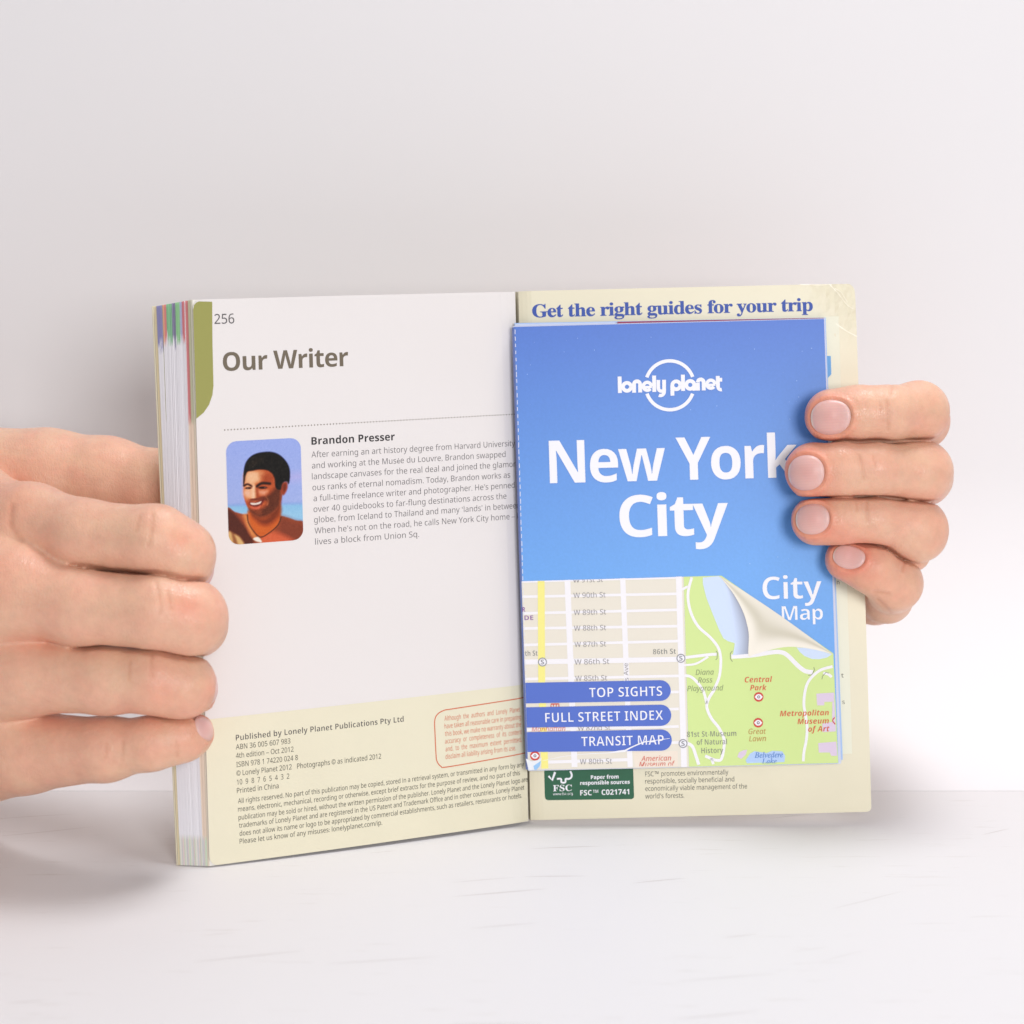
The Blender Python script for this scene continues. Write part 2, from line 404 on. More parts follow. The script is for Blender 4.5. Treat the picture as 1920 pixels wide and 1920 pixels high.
img = sk([(250, 995), (330, 1030), (410, 1130), (480, 1230), (530, 1330), (480, 1390), (250, 1300)], (98, 54, 40), 40)
img = sk([(262, 1225), (320, 1245), (390, 1290), (430, 1390), (250, 1390)], (206, 168, 122), 26)
img = sk([(300, 1240), (330, 1260), (370, 1390), (330, 1390)], (120, 75, 50), 24, .7)
img = sk([(420, 1060), (470, 1060), (520, 1200), (560, 1290), (500, 1270)], (222, 150, 100), 40, .8)
img = sk([(630, 1270), (740, 1240), (900, 1300), (960, 1370), (620, 1370)], (216, 114, 84), 60, .8)
img = sk([(470, 1010), (640, 1040), (800, 900), (815, 1080), (760, 1200), (600, 1290), (510, 1180)], (196, 108, 56), 30)
img = sk([(520, 1060), (650, 1090), (800, 960), (810, 1060), (700, 1160), (600, 1150)], (118, 62, 36), 60, .85)
img = sk([(440, 580), (600, 550), (760, 600), (800, 700), (840, 740), (830, 880), (808, 950), (770, 1010), (700, 1060), (610, 1080), (545, 1065), (485, 1000), (443, 910), (425, 810), (430, 720)], (176, 98, 62))
img = sk([(446, 590), (560, 578), (640, 610), (610, 690), (560, 700), (540, 740), (550, 880), (490, 890), (440, 860), (428, 780)], (226, 160, 126), 60)
img = sk([(480, 620), (560, 610), (570, 680), (500, 700)], (240, 190, 160), 50, .7)
img = sk([(640, 870), (700, 830), (810, 740), (815, 930), (765, 1010), (690, 1062), (610, 1082), (530, 1058), (480, 990), (540, 1000), (620, 985), (680, 930)], (98, 56, 36), 50, .9)
img = sk([(570, 870), (640, 850), (680, 890), (640, 900), (580, 900), (500, 905), (490, 890)], (110, 60, 42), 24, .8)
img = sk([(425, 730), (428, 600), (448, 500), (500, 430), (580, 392), (700, 382), (790, 408), (862, 470), (908, 550), (918, 640), (905, 730), (885, 705), (850, 715), (832, 780), (800, 790), (765, 760), (748, 650), (690, 585), (600, 568), (520, 580), (462, 596), (440, 690)], (26, 21, 17), 16)
img = sk([(480, 500), (560, 440), (640, 445), (560, 530), (480, 560)], (58, 44, 30), 70, .6)
hz = rng.normal(0, 1, (nv_ // 3 + 2, nu_ // 3 + 2)); hz = np.kron(hz, np.ones((3, 3)))[:nv_, :nu_]
hair = soft(poly_dist(X, Y, [(425, 720), (430, 600), (500, 430), (700, 382), (862, 470), (918, 640), (900, 720), (832, 780), (765, 750), (690, 585), (600, 568), (462, 596)]), 30)
img = img + (hz * 6 * hair)[..., None]
img = sk([(838, 722), (886, 712), (890, 780), (850, 850), (822, 800)], (150, 78, 54), 20)
img = sk([(846, 740), (872, 732), (874, 780), (850, 810)], (108, 54, 38), 18, .7)
# lit planes of the brow, nose and cheeks; squinting eyes; smile
img = sk([(455, 640), (540, 620), (600, 650), (560, 705), (470, 712)], (234, 176, 142), 60, .7)
img = sk([(600, 620), (720, 630), (740, 700), (640, 715)], (150, 80, 50), 60, .6)
img = blend(img, soft(line_dist(X, Y, smooth_line([(432, 738), (470, 722), (518, 748)], 4)) - 9, 18), (48, 30, 24))
img = blend(img, soft(line_dist(X, Y, smooth_line([(566, 748), (620, 716), (704, 722)], 4)) - 12, 20), (44, 28, 23))
img = blend(img, soft(np.hypot((X - 478) / 34, (Y - 764) / 12) - 1, .7), (66, 38, 30))
img = blend(img, soft(np.hypot((X - 628) / 44, (Y - 764) / 14) - 1, .7), (56, 32, 26))
img = blend(img, soft(np.hypot((X - 470) / 9, (Y - 764) / 6) - 1, .6) * .6, (170, 150, 145))
img = blend(img, soft(np.hypot((X - 652) / 10, (Y - 763) / 6) - 1, .6) * .5, (160, 138, 130))
img = sk([(578, 798), (625, 790), (684, 796), (652, 842), (600, 834)], (236, 168, 148), 44, .75)
img = sk([(438, 796), (496, 796), (488, 846), (442, 838)], (240, 182, 162), 44, .75)
img = sk([(520, 740), (546, 745), (556, 862), (512, 872)], (244, 194, 164), 28, .85)
img = sk([(552, 770), (580, 790), (582, 874), (556, 868)], (140, 76, 50), 30, .6)
img = blend(img, soft(np.hypot((X - 540) / 44, (Y - 884) / 9) - 1, .9) * .8, (112, 56, 42))
img = sk([(484, 916), (560, 918), (640, 886), (616, 946), (560, 966), (505, 955)], (110, 48, 42), 20)
img = sk([(498, 922), (560, 924), (612, 908), (598, 934), (545, 946), (508, 940)], (236, 224, 212), 14)
for x_ in (522, 540, 560, 580): img = blend(img, soft(line_dist(X, Y, [(x_, 922), (x_ + 2, 945)]) - 1, 7) * .35, (170, 140, 126))
img = sk([(506, 962), (560, 972), (604, 952), (584, 990), (528, 988)], (204, 112, 92), 22)
img = sk([(540, 1010), (600, 1005), (620, 1040), (560, 1050)], (150, 88, 58), 40, .6)
img = blend(img, soft(line_dist(X, Y, smooth_line([(662, 862), (686, 900), (676, 950)], 4)) - 3, 18) * .55, (206, 150, 116))
img = blend(img, soft(line_dist(X, Y, smooth_line([(478, 880), (466, 920), (482, 960)], 4)) - 2, 16) * .5, (130, 70, 50))
stub = soft(poly_dist(X, Y, [(500, 900), (660, 860), (812, 760), (812, 930), (765, 1010), (690, 1062), (610, 1080), (530, 1058), (478, 985)]), 60)
img = img + (rng.normal(0, 1, X.shape) * 6 * stub)[..., None]
img = blend(img, soft(line_dist(X, Y, smooth_line([(465, 1050), (476, 1130), (520, 1210), (600, 1290), (700, 1245), (790, 1165), (822, 1085)], 5)) - 4, 12), (62, 46, 38))
img = sk([(525, 1305), (580, 1290), (618, 1345), (560, 1335)], (240, 230, 216), 14)
img = img + (hz * 1.2)[..., None]
img += rng.normal(0, 2.5, img.shape[:2])[..., None]
img = np.clip(img, 0, 255) / 255
img = np.clip(img + .10 * np.sin((img - .5) * 2 * math.pi) * .6 - .01, 0, 1)
gl_ = img.mean(2, keepdims=True); img = np.clip((gl_ + (img - gl_) * 1.02) * .94, 0, 1)
imgl = np.where(img <= 0.04045, img / 12.92, ((img + 0.055) / 1.055) ** 2.4)
qTL, qBR = page_s.inv(423, 830), page_s.inv(568, 1014)
pu0, pu1, pv0, pv1 = qTL[0], qBR[0], qBR[1], qTL[1]
w_, h_ = pu1 - pu0, pv1 - pv0; rr = 2.9
vv = T * h_
dist = np.minimum(vv, h_ - vv)
ins = np.where(dist < rr, rr - np.sqrt(np.maximum(0, rr * rr - (rr - np.minimum(dist, rr)) ** 2)), 0)
uu = pu0 + np.clip(S * w_, ins, w_ - ins)
Pp = page_s.P(uu.ravel(), (pv0 + vv).ravel(), np.full(uu.size, 0.03))
mesh_object('portrait_photo', Pp, grid_faces(nu_, nv_), material('printed_photo', (0.5, 0.5, 0.5), rough=0.55, spec=0.15, attr=True), page, ORG, cols=imgl.reshape(-1, 3))

# page block behind the leaf: its fore edge shows as a comb of page edges with coloured index tabs
A0, A1 = C(393, 1624, -32.9), C(361, 562, -32.9)                 # at the leaf
E0, E1 = C(335, 1622, -32.0), C(289, 575, -26.0)                 # at the front cover
B0, B1 = C(991, 1540, 2.2), C(966, 547, 2.2)
K0, K1 = C(962, 1525, 13.5), C(936, 549, 13.5)
TABS = [(0.00, .06, (222, 208, 176), None), (.06, .20, (120, 116, 190), 648), (.22, .29, (238, 160, 112), 640), (.29, .33, (226, 92, 98), 640), (.33, .47, (112, 196, 132), 638), (.47, .55, (104, 92, 150), 640),
        (.55, .67, (128, 206, 128), 638), (.67, .72, (168, 176, 214), 636), (.72, .80, (226, 92, 108), 636), (.80, .83, (244, 240, 244), 640), (.83, .90, (214, 80, 88), 786), (.90, 1.0, (186, 184, 142), 788)]
N, R = 140, 90
verts, cols, faces = [], [], []
outw = np.array([-0.75, 0, -0.66])
for i in range(N + 1):
    s_ = i / N                                    # 0 = front cover side, 1 = at the leaf
    jit = (rng.random() * 0.35 if i % 2 else -0.25 - rng.random() * 0.35) if 0 < i < N else 0.0
    shade = 0.93 + 0.07 * rng.random()
    for j in range(R + 1):
        t_ = j / R
        a = E0 * (1 - t_) + E1 * t_; b = A0 * (1 - t_) + A1 * t_
        bow = math.sin(math.pi * t_) * 0.5
        p = a * (1 - s_) + b * s_ + outw * (jit + bow * math.sin(math.pi * s_))
        py = 960 - p[1] / p[2] * F_PX
        for q0, q1, c, lim in TABS:
            if q0 <= s_ <= q1: break
        lim_ = 9999 if lim is None else lim + (10 * math.sin(i * 1.7) if lim < 700 else 6 * math.sin(i * 2.1))
        if py > lim_:
            c = (240, 238, 243) if s_ < .83 else (236, 218, 202)
            if py > 1566: c = [(232, 218, 216), (214, 226, 206), (236, 232, 226), (212, 212, 214)][(i // 6) % 4]
        if i in (46, 78) and 690 < py < 1556: c = (150, 150, 165) if py < 1430 else (92, 98, 110)
        if s_ > .955: c = (204, 200, 176) if py < 790 else (226, 216, 200)
        verts.append(p); cols.append([(x * .72 + .26 * .8 if py < lim_ and s_ > .06 else x) * shade for x in ink(*c)])
for i in range(N):
    for j in range(R):
        k = i * (R + 1) + j; faces.append((k, k + R + 1, k + R + 2, k + 1))
nb = len(verts)
for p in (A0, B0, K0, E0, A1, B1, K1, E1): verts.append(p); cols.append(ink(236, 232, 226))
faces += [(nb, nb + 1, nb + 2, nb + 3), (nb + 4, nb + 7, nb + 6, nb + 5), (nb + 1, nb + 5, nb + 6, nb + 2), (nb + 3, nb + 2, nb + 6, nb + 7), (nb, nb + 4, nb + 5, nb + 1)]
block = mesh_object('page_block', to_world(np.array(verts)), faces, material('page_edges', (0.8, 0.8, 0.8), rough=0.7, spec=0.15, attr=True), book, ORG, cols=np.array(cols))

# front cover (behind the block) and spine
def slab(name, quad, thick, mat, parent):
    q = [np.array(p) for p in quad]
    n = np.cross(q[1] - q[0], q[3] - q[0]); n /= np.linalg.norm(n); n = n if n[2] > 0 else -n
    v = q + [p + n * thick for p in q]
    return mesh_object(name, to_world(np.array(v)), [(0, 1, 2, 3), (7, 6, 5, 4), (0, 4, 5, 1), (1, 5, 6, 2), (2, 6, 7, 3), (3, 7, 4, 0)], mat, parent, ORG)
slab('front_cover', [C(331.5, 1623, -31.6), K0 + np.array([0, 0, .1]), K1 + np.array([0, 0, .1]), C(285.5, 574, -25.6)], 0.45, M_cover, book)
slab('spine', [K0 + np.array([.6, 0, .6]), C(996, 1538, 1.2), C(972, 547, 1.2), K1 + np.array([.6, 0, .6])], 0.45, M_cover, book)

# back cover, opened flat to the right
cov = Sheet([(995, 1538, 0.2), (1634, 1522, 0.2), (1604, 531, 0.2), (972, 546, 0.2)])
def corner_curl(u, v, W, H):
    t = np.clip((u + v - (W + H - 16)) / 16, 0, 1)
    wav = (0.14 * np.sin((u - v) * .9 + 1.2 * np.sin(u * .35)) + .10 * np.sin(u * 1.7 + v * .8)) * np.clip((u + v - (W + H - 22)) / 14, 0, 1)
    g = np.clip(1 - u / 4, 0, 1)
    return -1.2 * t ** 2 + wav - 0.8 * g ** 2 + 0.35 * np.sin(v / H * 5) * np.clip(u / W, 0, 1) ** 3
cov.bend = corner_curl
CW, CH = cov.W, cov.H
crow = rounded_rows(CW, CH, r_r=(1.4, 2.2), nv=110)
V, f = leaf(cov, crow, 80, 0.0, -0.45)
cover = mesh_object('back_cover', V, f, M_cover, book, ORG)
Print(cov).text('Get the right guides for your trip', 998, 594.5, 1525, 23.5, 'serif', 0.010, track=.93).build('cover_heading', M_titleblue, cover, ORG)
flat_cov = cov
lp = Print(cov); u0, v0 = cov.inv(1002, 1440); u1, v1 = cov.inv(1573, 592)
bx = [(u0, v0), (u1 - .0, v0), (u1, v1 - 1.2), (u1 - .3, v1 - .4), (u1 - 1.2, v1), (u0, v1)]
gu = np.linspace(u0, u1, 30); gv = np.linspace(v0 + 2, v1, 50); GU, GV = np.meshgrid(gu, gv)
lp.add(np.stack([GU.ravel(), GV.ravel()], 1), grid_faces(30, 50)); lp.build('pale_panel', material('pale_panel_ink', ink(233, 232, 212), rough=0.45, spec=0.3), cover, ORG)
bp_ = Print(cov, 2); bp_.poly([(1546, 666), (1558, 666), (1559, 700), (1548, 712)]); bp_.build('panel_picture', inkmat('sky_blue_ink', 110, 170, 226), cover, ORG)
for q in [(1569, 1093, 'n'), (1577, 1268, 't'), (1579, 1318, 's')]:
    tt_ = Print(cov, 2); tt_.text(q[2], q[0], q[1], q[0] + 4.5, 8); tt_.build('panel_letter', M_imprint, cover, ORG)
g = Print(cov, 1)
g.poly([(1020, 1435), (1187, 1431), (1189, 1493), (1188, 1496), (1184, 1498), (1027, 1500), (1023, 1498), (1021.5, 1493)])
cert = g.build('certification_label', inkmat('dark_green_ink', 46, 98, 72), cover, ORG)
ct = Print(cov, 2)
Z3 = lambda x, y: (970 + x / 6, 1260 + y / 6)
ct.stroke([Z3(*q) for q in [(352, 1165), (392, 1212), (425, 1120)]], 4.2, 0)
ct.stroke([Z3(*q) for q in [(445, 1198), (492, 1198), (496, 1236), (540, 1236), (544, 1198), (580, 1198), (606, 1180), (612, 1150), (596, 1110)]], 3.4, 4)
ct.text('FSC', 1037, 1483, 1072.5, 11.5, 'serif', 0.004); ct.text('www.fsc.org', 1037, 1490.5, 1074, 4.6, 'sans')
ct.text('Paper from', 1108, 1460, 1160, 7, 'bold', .01); ct.text('responsible sources', 1088, 1471, 1181, 7, 'bold', .01); ct.text('FSC\u2122 C021741', 1088, 1491, 1180, 10, 'bold')
ct.build('certification_text', M_white, cover, ORG)
pt_ = Print(cov, 1)
for s_, y_, x1 in [('FSC\u2122 promotes environmentally', 1455, 1366), ('responsible, socially beneficial and', 1468.6, 1377), ('economically viable management of the', 1482.6, 1401), ('world\u2019s forests.', 1497, 1283)]:
    pt_.text(s_, 1210, y_, x1, 9)
pt_.build('certification_note', M_imprint, cover, ORG)
# worn, cracked coating at the cover's top right corner
M_crack = material('bared_card', ink(246, 240, 222), rough=0.3, spec=0.5)
cr = Print(cov, 2)
for line in ([(1560, 600), (1572, 609), (1585, 618), (1596, 624), (1608, 630)], [(1555, 532), (1568, 545), (1580, 560), (1590, 572), (1604, 580)], [(1566, 540), (1578, 548), (1590, 566)], [(1500, 533.5), (1540, 534), (1560, 533)]):
    cr.stroke(line, 1.3, 4)
cr.build('worn_crease', M_crack, cover, ORG)

# ------------------------------------------------------------------ folded map
fm = Sheet([(990, 1444, -4.6), (1572, 1431, -3.6), (1545, 598, -3.6), (964, 613, -5.2)])
p_ = np.array([fm.c[0], fm.c[1], fm.c[2]]); nn = np.cross(p_[1] - p_[0], p_[2] - p_[0]); nn /= np.linalg.norm(nn)
ray = C(964, 613, -5.2); fm.c[3] = ray * (nn @ p_[0]) / (nn @ ray); fm.n = nn if nn[2] < 0 else -nn
MORG = tuple(to_world(C(1281, 1440, -2)))
fmap = thing('folded_map', 'blue folded city street map tucked against the cream back cover, park printed in green', 'map', MORG)
MW, MH = fm.W, fm.H
# folded sheets behind the front panel
LAY = [(-0.4, (-.3, 0.3, .5, 0.2), (206, 212, 236)), (-0.85, (29, .9, .3, .3), (150, 62, 92)), (-1.3, (0.1, .55, .9, 0.0), (216, 221, 236)), (-1.75, (0.4, 0.5, .8, .0), (206, 212, 232)),
       (-2.25, (.3, 1.2, 1.25, .3), (200, 210, 234)), (-2.75, (.1, 1.5, 1.75, .9), (164, 196, 240))]
for off, (l, tp_, r_, b_), c in LAY:
    V = []
    for o_ in (off, off - 0.38):
        V += [fm.P(np.array(u), np.array(v), np.array(o_)) for u, v in ((l, .1 - .5 * (-2.5 < off < -1)), (MW + r_, .2 + b_ * .4 - .55 * (-2.5 < off < -1)), (MW + r_ * .55, MH + tp_ * .35 + .1), (l, MH + tp_ * .9))]
    mesh_object('map_layer', V, [(0, 1, 2, 3), (7, 6, 5, 4), (0, 4, 5, 1), (1, 5, 6, 2), (2, 6, 7, 3), (3, 7, 4, 0)], inkmat('map_layer_paper', *c), fmap, MORG)
# folded spine along the left side
V = []
ang = np.linspace(-math.pi / 2, math.pi / 2, 9)
for v in np.linspace(0.1, MH - .1, 12):
    for a in ang: V.append(fm.P(np.array(-1.35 * math.cos(a) * 0.45), np.array(v), np.array(-1.75 + 1.7 * math.sin(a))))
mesh_object('map_fold', V, grid_faces(9, 12), inkmat('fold_blue_ink', 112, 132, 196), fmap, MORG, smooth=True)
# front panel: its blue runs darker to lighter downwards, as printed
rws = [(v, 0.0, MW) for v in np.linspace(0, MH, 60)]
V, f = leaf(fm, rws, 24, 0.0, -0.22)
cv = []
for k in range(2):
    for v, a, b in rws:
        t_ = np.clip(1 - v / MH, 0, 1); s1 = np.clip(t_ / .57, 0, 1)
        c = np.array(lin(82, 121, 206)) * (1 - s1) + np.array(lin(104, 164, 234)) * s1
        cv += [c if k == 0 else np.array([.8, .8, .82])] * 24
front = mesh_object('front_panel', V, f, material('map_cover_print', (.2, .4, .8), rough=0.42, spec=0.3, attr=True, noise=(1500, 0.03, (1, 1, 1))), fmap, MORG, cols=np.array(cv))
def mp(layer): return Print(fm, layer)
Z2 = lambda x, y: (970 + x / 6, 1070 + y / 6)
Z4 = lambda x, y: (1260 + x / 5.647, 1060 + y / 5.647)
Z5 = lambda x, y: (1260 + x / 4.8, 1240 + y / 4.8)
MB = (fmap, MORG)
def fin(pr, name, mat): return pr.build(name, mat, front, MORG)
q = mp(1); q.poly([(978, 1090), (1281, 1081), (1291, 1437.6), (990.2, 1443.8)]); fin(q, 'city_blocks', inkmat('beige_ink', 229, 223, 210))
q = mp(1); q.poly([(1281.2, 1081), (1352, 1079), (1456, 1150), (1562.5, 1225), (1571.8, 1430.6), (1291.2, 1437.5)]); fin(q, 'park_area', inkmat('park_green_ink', 209, 229, 152))
# streets
M_road = inkmat('street_white', 240, 238, 243)
q = mp(2)
for yl, yr, w in [(1118.5, 1113, 5), (1149.7, 1143, 5), (1178, 1173.7, 5), (1209, 1201.7, 5), (1241, 1236, 9.5), (1273, 1267, 5), (1304, 1297, 5), (1336, 1329, 5), (1368, 1362, 5), (1399, 1392, 5), (1430, 1424, 6), (1091, 1083, 3)]:
    q.stroke([(978.5 + (yl - 1090) * .033, yl), (1184 if yl > 1420 else 1272, yr)], w, 0, extra=0.0)
for xt, xb, w in [(1063.5, 1077, 11), (1167, 1181, 10), (1272, 1282, 11)]:
    q.stroke([(xt, 1087 - (xt - 1063) * .03), (xb, 1438)], w, 0, extra=0.006)
for pts, w in [([(205, 125), (165, 300), (190, 480), (270, 640), (400, 760), (480, 860), (510, 960), (510, 1080), (490, 1200), (425, 1345)], 5.2), ([(100, 255), (165, 222)], 4.5),
               ([(135, 975), (380, 945), (470, 940)], 5.5), ([(110, 1055), (250, 1040), (380, 965)], 4), ([(625, 965), (850, 950), (1060, 918), (1160, 920), (1230, 960), (1330, 1060), (1410, 1118), (1490, 1130)], 8.2),
               ([(1600, 1140), (1650, 1150), (1690, 1182)], 5)]:
    q.stroke([Z4(*p) for p in pts], w, 6, extra=0.012)
for pts, w in [([(395, 230), (330, 330), (310, 410), (350, 510), (420, 600), (465, 700), (462, 790), (440, 880), (400, 890), (362, 880), (295, 850)], 5.5), ([(110, 125), (170, 140), (230, 195), (280, 270), (310, 380)], 5.2),
               ([(1445, 45), (1330, 80), (1240, 160), (1200, 250), (1185, 380), (1200, 480), (1215, 600), (1205, 720), (1185, 820), (1180, 900)], 5.2), ([(130, 735), (180, 765), (212, 850), (238, 930)], 6), ([(350, 870), (370, 925)], 5)]:
    q.stroke([Z5(*p) for p in pts], w, 6, extra=0.018)
fin(q, 'street_lines', M_road)
q = mp(3); q.stroke([(1014.5, 1089), (1015.5, 1278), (1021.5, 1441)], 13, 0); fin(q, 'yellow_avenue', inkmat('avenue_yellow', 242, 234, 140))
q = mp(2); q.poly([Z4(*p) for p in [(322, 128), (490, 112), (530, 140), (650, 330), (760, 520), (810, 700), (812, 832), (680, 826), (590, 802), (540, 770), (500, 690), (430, 520), (360, 340), (325, 200)]])
fin(q, 'reservoir', inkmat('pale_water_ink', 206, 222, 250)); q = mp(2); q.poly([Z4(*p) for p in [(1318, 868), (1500, 878), (1690, 942), (1640, 975), (1560, 992), (1480, 990), (1400, 958), (1350, 915)]])
fin(q, 'reservoir', bpy.data.materials['pale_water_ink'])
q = mp(2); q.poly([Z5(*p) for p in [(660, 890), (700, 830), (740, 808), (850, 825), (900, 805), (990, 810), (1016, 850), (1010, 905), (672, 916)]]); fin(q, 'lake', inkmat('lake_blue_ink', 180, 206, 244))
M_lil = inkmat('lilac_ink', 219, 202, 224)
for p3 in ([(585, 860), (600, 820), (640, 800), (675, 795), (660, 840), (620, 878)], [(1298, 290), (1460, 280), (1460, 362), (1370, 365), (1370, 395), (1305, 395)], [(1442, 365), (1462, 364), (1474, 630), (1355, 636), (1352, 560), (1440, 545)], [(1315, 735), (1478, 722), (1488, 850), (1432, 850), (1420, 820), (1320, 820)]):
    q = mp(2); q.poly([Z5(*p) for p in p3]); fin(q, 'museum_building' if len(p3) and p3[0][0] > 1000 else 'theatre_building', M_lil)
q = mp(1.5); q.poly([(1186, 1409), (1270, 1408), (1270.5, 1437), (1190, 1439)]); fin(q, 'museum_plaza', inkmat('peach_ink', 236, 224, 210))
# the corner drawn as curling over: a printed picture with its own printed tones
def strips(name, left, right, cl, cr_, layer, n=26, mid=None):
    a = np.array(smooth_line(left, 8)); b = np.array(smooth_line(right, 8))
    ta = np.linspace(0, len(a) - 1, 40); tb_ = np.linspace(0, len(b) - 1, 40)
    ia = np.stack([np.interp(ta, range(len(a)), a[:, k]) for k in (0, 1)], 1); ib = np.stack([np.interp(tb_, range(len(b)), b[:, k]) for k in (0, 1)], 1)
    uv, cc = [], []
    for j in range(40):
        for i in range(n):
            s_ = i / (n - 1); p = ia[j] * (1 - s_) + ib[j] * s_; uv.append(fm.inv(*p))
            c = np.array(lin(*cl)) * (1 - s_) + np.array(lin(*cr_)) * s_
            if mid: w = math.exp(-((s_ - mid[1]) / mid[2]) ** 2); c = c * (1 - w) + np.array(lin(*mid[0])) * w
            cc.append(c)
    uv = np.array(uv)
    return mesh_object(name, fm.P(uv[:, 0], uv[:, 1], np.full(len(uv), 0.03 * layer)), grid_faces(n, 40), material(name + '_print', (.8, .8, .8), rough=.42, spec=.3, attr=True), front, MORG, cols=np.array(cc))
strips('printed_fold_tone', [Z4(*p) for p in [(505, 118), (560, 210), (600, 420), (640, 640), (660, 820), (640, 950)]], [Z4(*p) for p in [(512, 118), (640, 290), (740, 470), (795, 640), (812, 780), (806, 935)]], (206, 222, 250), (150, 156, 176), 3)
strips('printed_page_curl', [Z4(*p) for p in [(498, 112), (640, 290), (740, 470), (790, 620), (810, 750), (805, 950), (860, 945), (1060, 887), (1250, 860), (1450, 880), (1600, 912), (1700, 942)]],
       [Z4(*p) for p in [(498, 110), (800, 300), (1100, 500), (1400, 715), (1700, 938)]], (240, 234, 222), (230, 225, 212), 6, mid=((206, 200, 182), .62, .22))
# bars
M_bar = inkmat('bar_blue_ink', 84, 112, 200)
for yl0, yl1, yr0, yr1, xr, xl, word, wx0, wy, wx1 in [(1280, 1318.7, 1275, 1314, 1257, 985, 'TOP SIGHTS', 1104.7, 1307.5, 1241), (1326, 1364, 1321, 1361, 1258, 986.5, 'FULL STREET INDEX', 1022.5, 1354.5, 1242.5),
                                                 (1372.5, 1410, 1367.5, 1407.5, 1259, 988, 'TRANSIT MAP', 1090, 1399.3, 1244)]:
    h = (yr1 - yr0) / 2; cy = (yr0 + yr1) / 2; q = mp(4)
    arc = [(xr - h + h * math.cos(a), cy + h * math.sin(a)) for a in np.linspace(-math.pi / 2, math.pi / 2, 14)]
    q.poly([(xl, yl0)] + arc + [(xl + 1.2, yl1)]); fin(q, 'index_bar', M_bar)
    q = mp(5); q.text(word, wx0, wy, wx1, 18.2, 'bold', -.020); fin(q, 'index_bar_text', M_white)
for w_ in (('New York', 1031, 906, 1497, 80), ('City', 1162, 1007, 1366, 78)):
    q = mp(2); q.text(*w_, 'bold', -.002, track=.90); fin(q, 'map_title', M_white)
for w_ in (('City', 1430, 1124, 1541, 43), ('Map', 1466, 1163, 1543, 27)):
    q = mp(2); q.text(*w_, 'bold', -.014, track=.92); fin(q, 'map_subtitle', M_white)
# round emblem with its two words
q = mp(2)
def EL(x, y): return (1140 + x / 8.348, 660 + y / 8.348)
kk = [0]
def st_(pts, w=7.3): kk[0] += 1; q.stroke([EL(*p) for p in pts], w, 0, extra=0.0008 * kk[0])
def arc_(cx, cy, r, a0, a1, w=7.0): st_([(cx + r * math.cos(math.radians(a)), cy - r * math.sin(math.radians(a))) for a in np.linspace(a0, a1, 26)], w)
st_([(176, 383), (182, 640)])
arc_(292, 544, 62, 0, 364)
st_([(404, 636), (402, 500)]); arc_(449, 505, 48, 178, 0); st_([(497, 500), (499, 632)])
arc_(610, 536, 62, 0, 322, 6.4); st_([(560, 550), (682, 545)], 4.6)
st_([(716, 368), (720, 624)])
st_([(782, 436), (783, 570)], 6.6); arc_(830, 566, 46, 180, 330, 6.4); st_([(872, 434), (873, 625)], 7); arc_(815, 622, 58, 5, -115, 6.4)
st_([(1003, 682), (1000, 520)]); arc_(1062, 520, 62, 0, 364)
st_([(1166, 354), (1170, 608)])
arc_(1282, 514, 62, 0, 364); st_([(1344, 510), (1350, 604)])
st_([(1404, 602), (1400, 480)]); arc_(1446, 474, 46, 180, 0); st_([(1492, 474), (1494, 600)])
arc_(1605, 503, 62, 0, 322, 6.4); st_([(1556, 516), (1676, 510)], 4.6)
st_([(1712, 374), (1716, 545)]); arc_(1764, 540, 48, 180, 285, 6.4); st_([(1690, 436), (1782, 432)], 7)
for a0_, a1_ in ((-161, -20), (20, 160)):
    q.stroke([EL(962 + 380 * math.cos(math.radians(a)), 520 + 382 * math.sin(math.radians(a))) for a in np.linspace(a0_, a1_, 50)], 6.4, 0)
fin(q, 'emblem', M_white)
# small map lettering
M_mg = inkmat('street_name_ink', 150, 146, 148); M_mg2 = inkmat('station_ink', 128, 130, 128); M_red = inkmat('sight_red_ink', 214, 92, 66)
q = mp(4)
for s_, x0, y_, x1 in [('W 90th St', 1075, 1121, 1135), ('W 89th St', 1075.5, 1153, 1136), ('W 88th St', 1076, 1182.5, 1136), ('W 87th St', 1077, 1213, 1136), ('W 86th St', 1077, 1246, 1142), ('W 85th St', 1078.5, 1276.7, 1138), ('W 80th St', 1087, 1433, 1147)]:
    q.text(s_, x0, y_, x1, 9.8, 'sans')
q.text('W 91st St', 1074.5, 1092, 1130, 9.8, 'sans', clip=(1094, 1087.2)); q.text('W 82nd St', 1083, 1370, 1144, 9.8, 'sans', clip=(1369.5, 1362.6))
q.text('s Ave', 1178, 1276, 1243, 8.5, 'sans', up=True)
fin(q, 'street_names', M_mg)
for ws in ([('th St', 984.5, 1229.7, 1008, 9.8)], [('86th St', 1224, 1226.7, 1267, 10)], [('81st St-Museum', 1287.7, 1382, 1380, 10.4), ('of Natural', 1306, 1396.7, 1362.5, 10.4), ('History', 1314.6, 1412.5, 1355.4, 10.4)]):
    q = mp(4)
    for w_ in ws: q.text(*w_, 'bold', -.022)
    fin(q, 'station_name', M_mg2)
q = mp(4); q.text('Diana', 1303.7, 1265.4, 1338, 10, 'ital'); q.text('Ross', 1308, 1280, 1335.4, 10, 'ital'); q.text('Playground', 1288, 1295.8, 1356, 10, 'ital'); fin(q, 'playground_name', inkmat('playground_ink', 140, 152, 112))
q = mp(4); q.text('Great', 1403, 1376.5, 1436, 10, 'ital'); q.text('Lawn', 1404, 1390, 1436, 10, 'ital'); fin(q, 'lawn_name', inkmat('ochre_ink', 190, 142, 78))
q = mp(4)
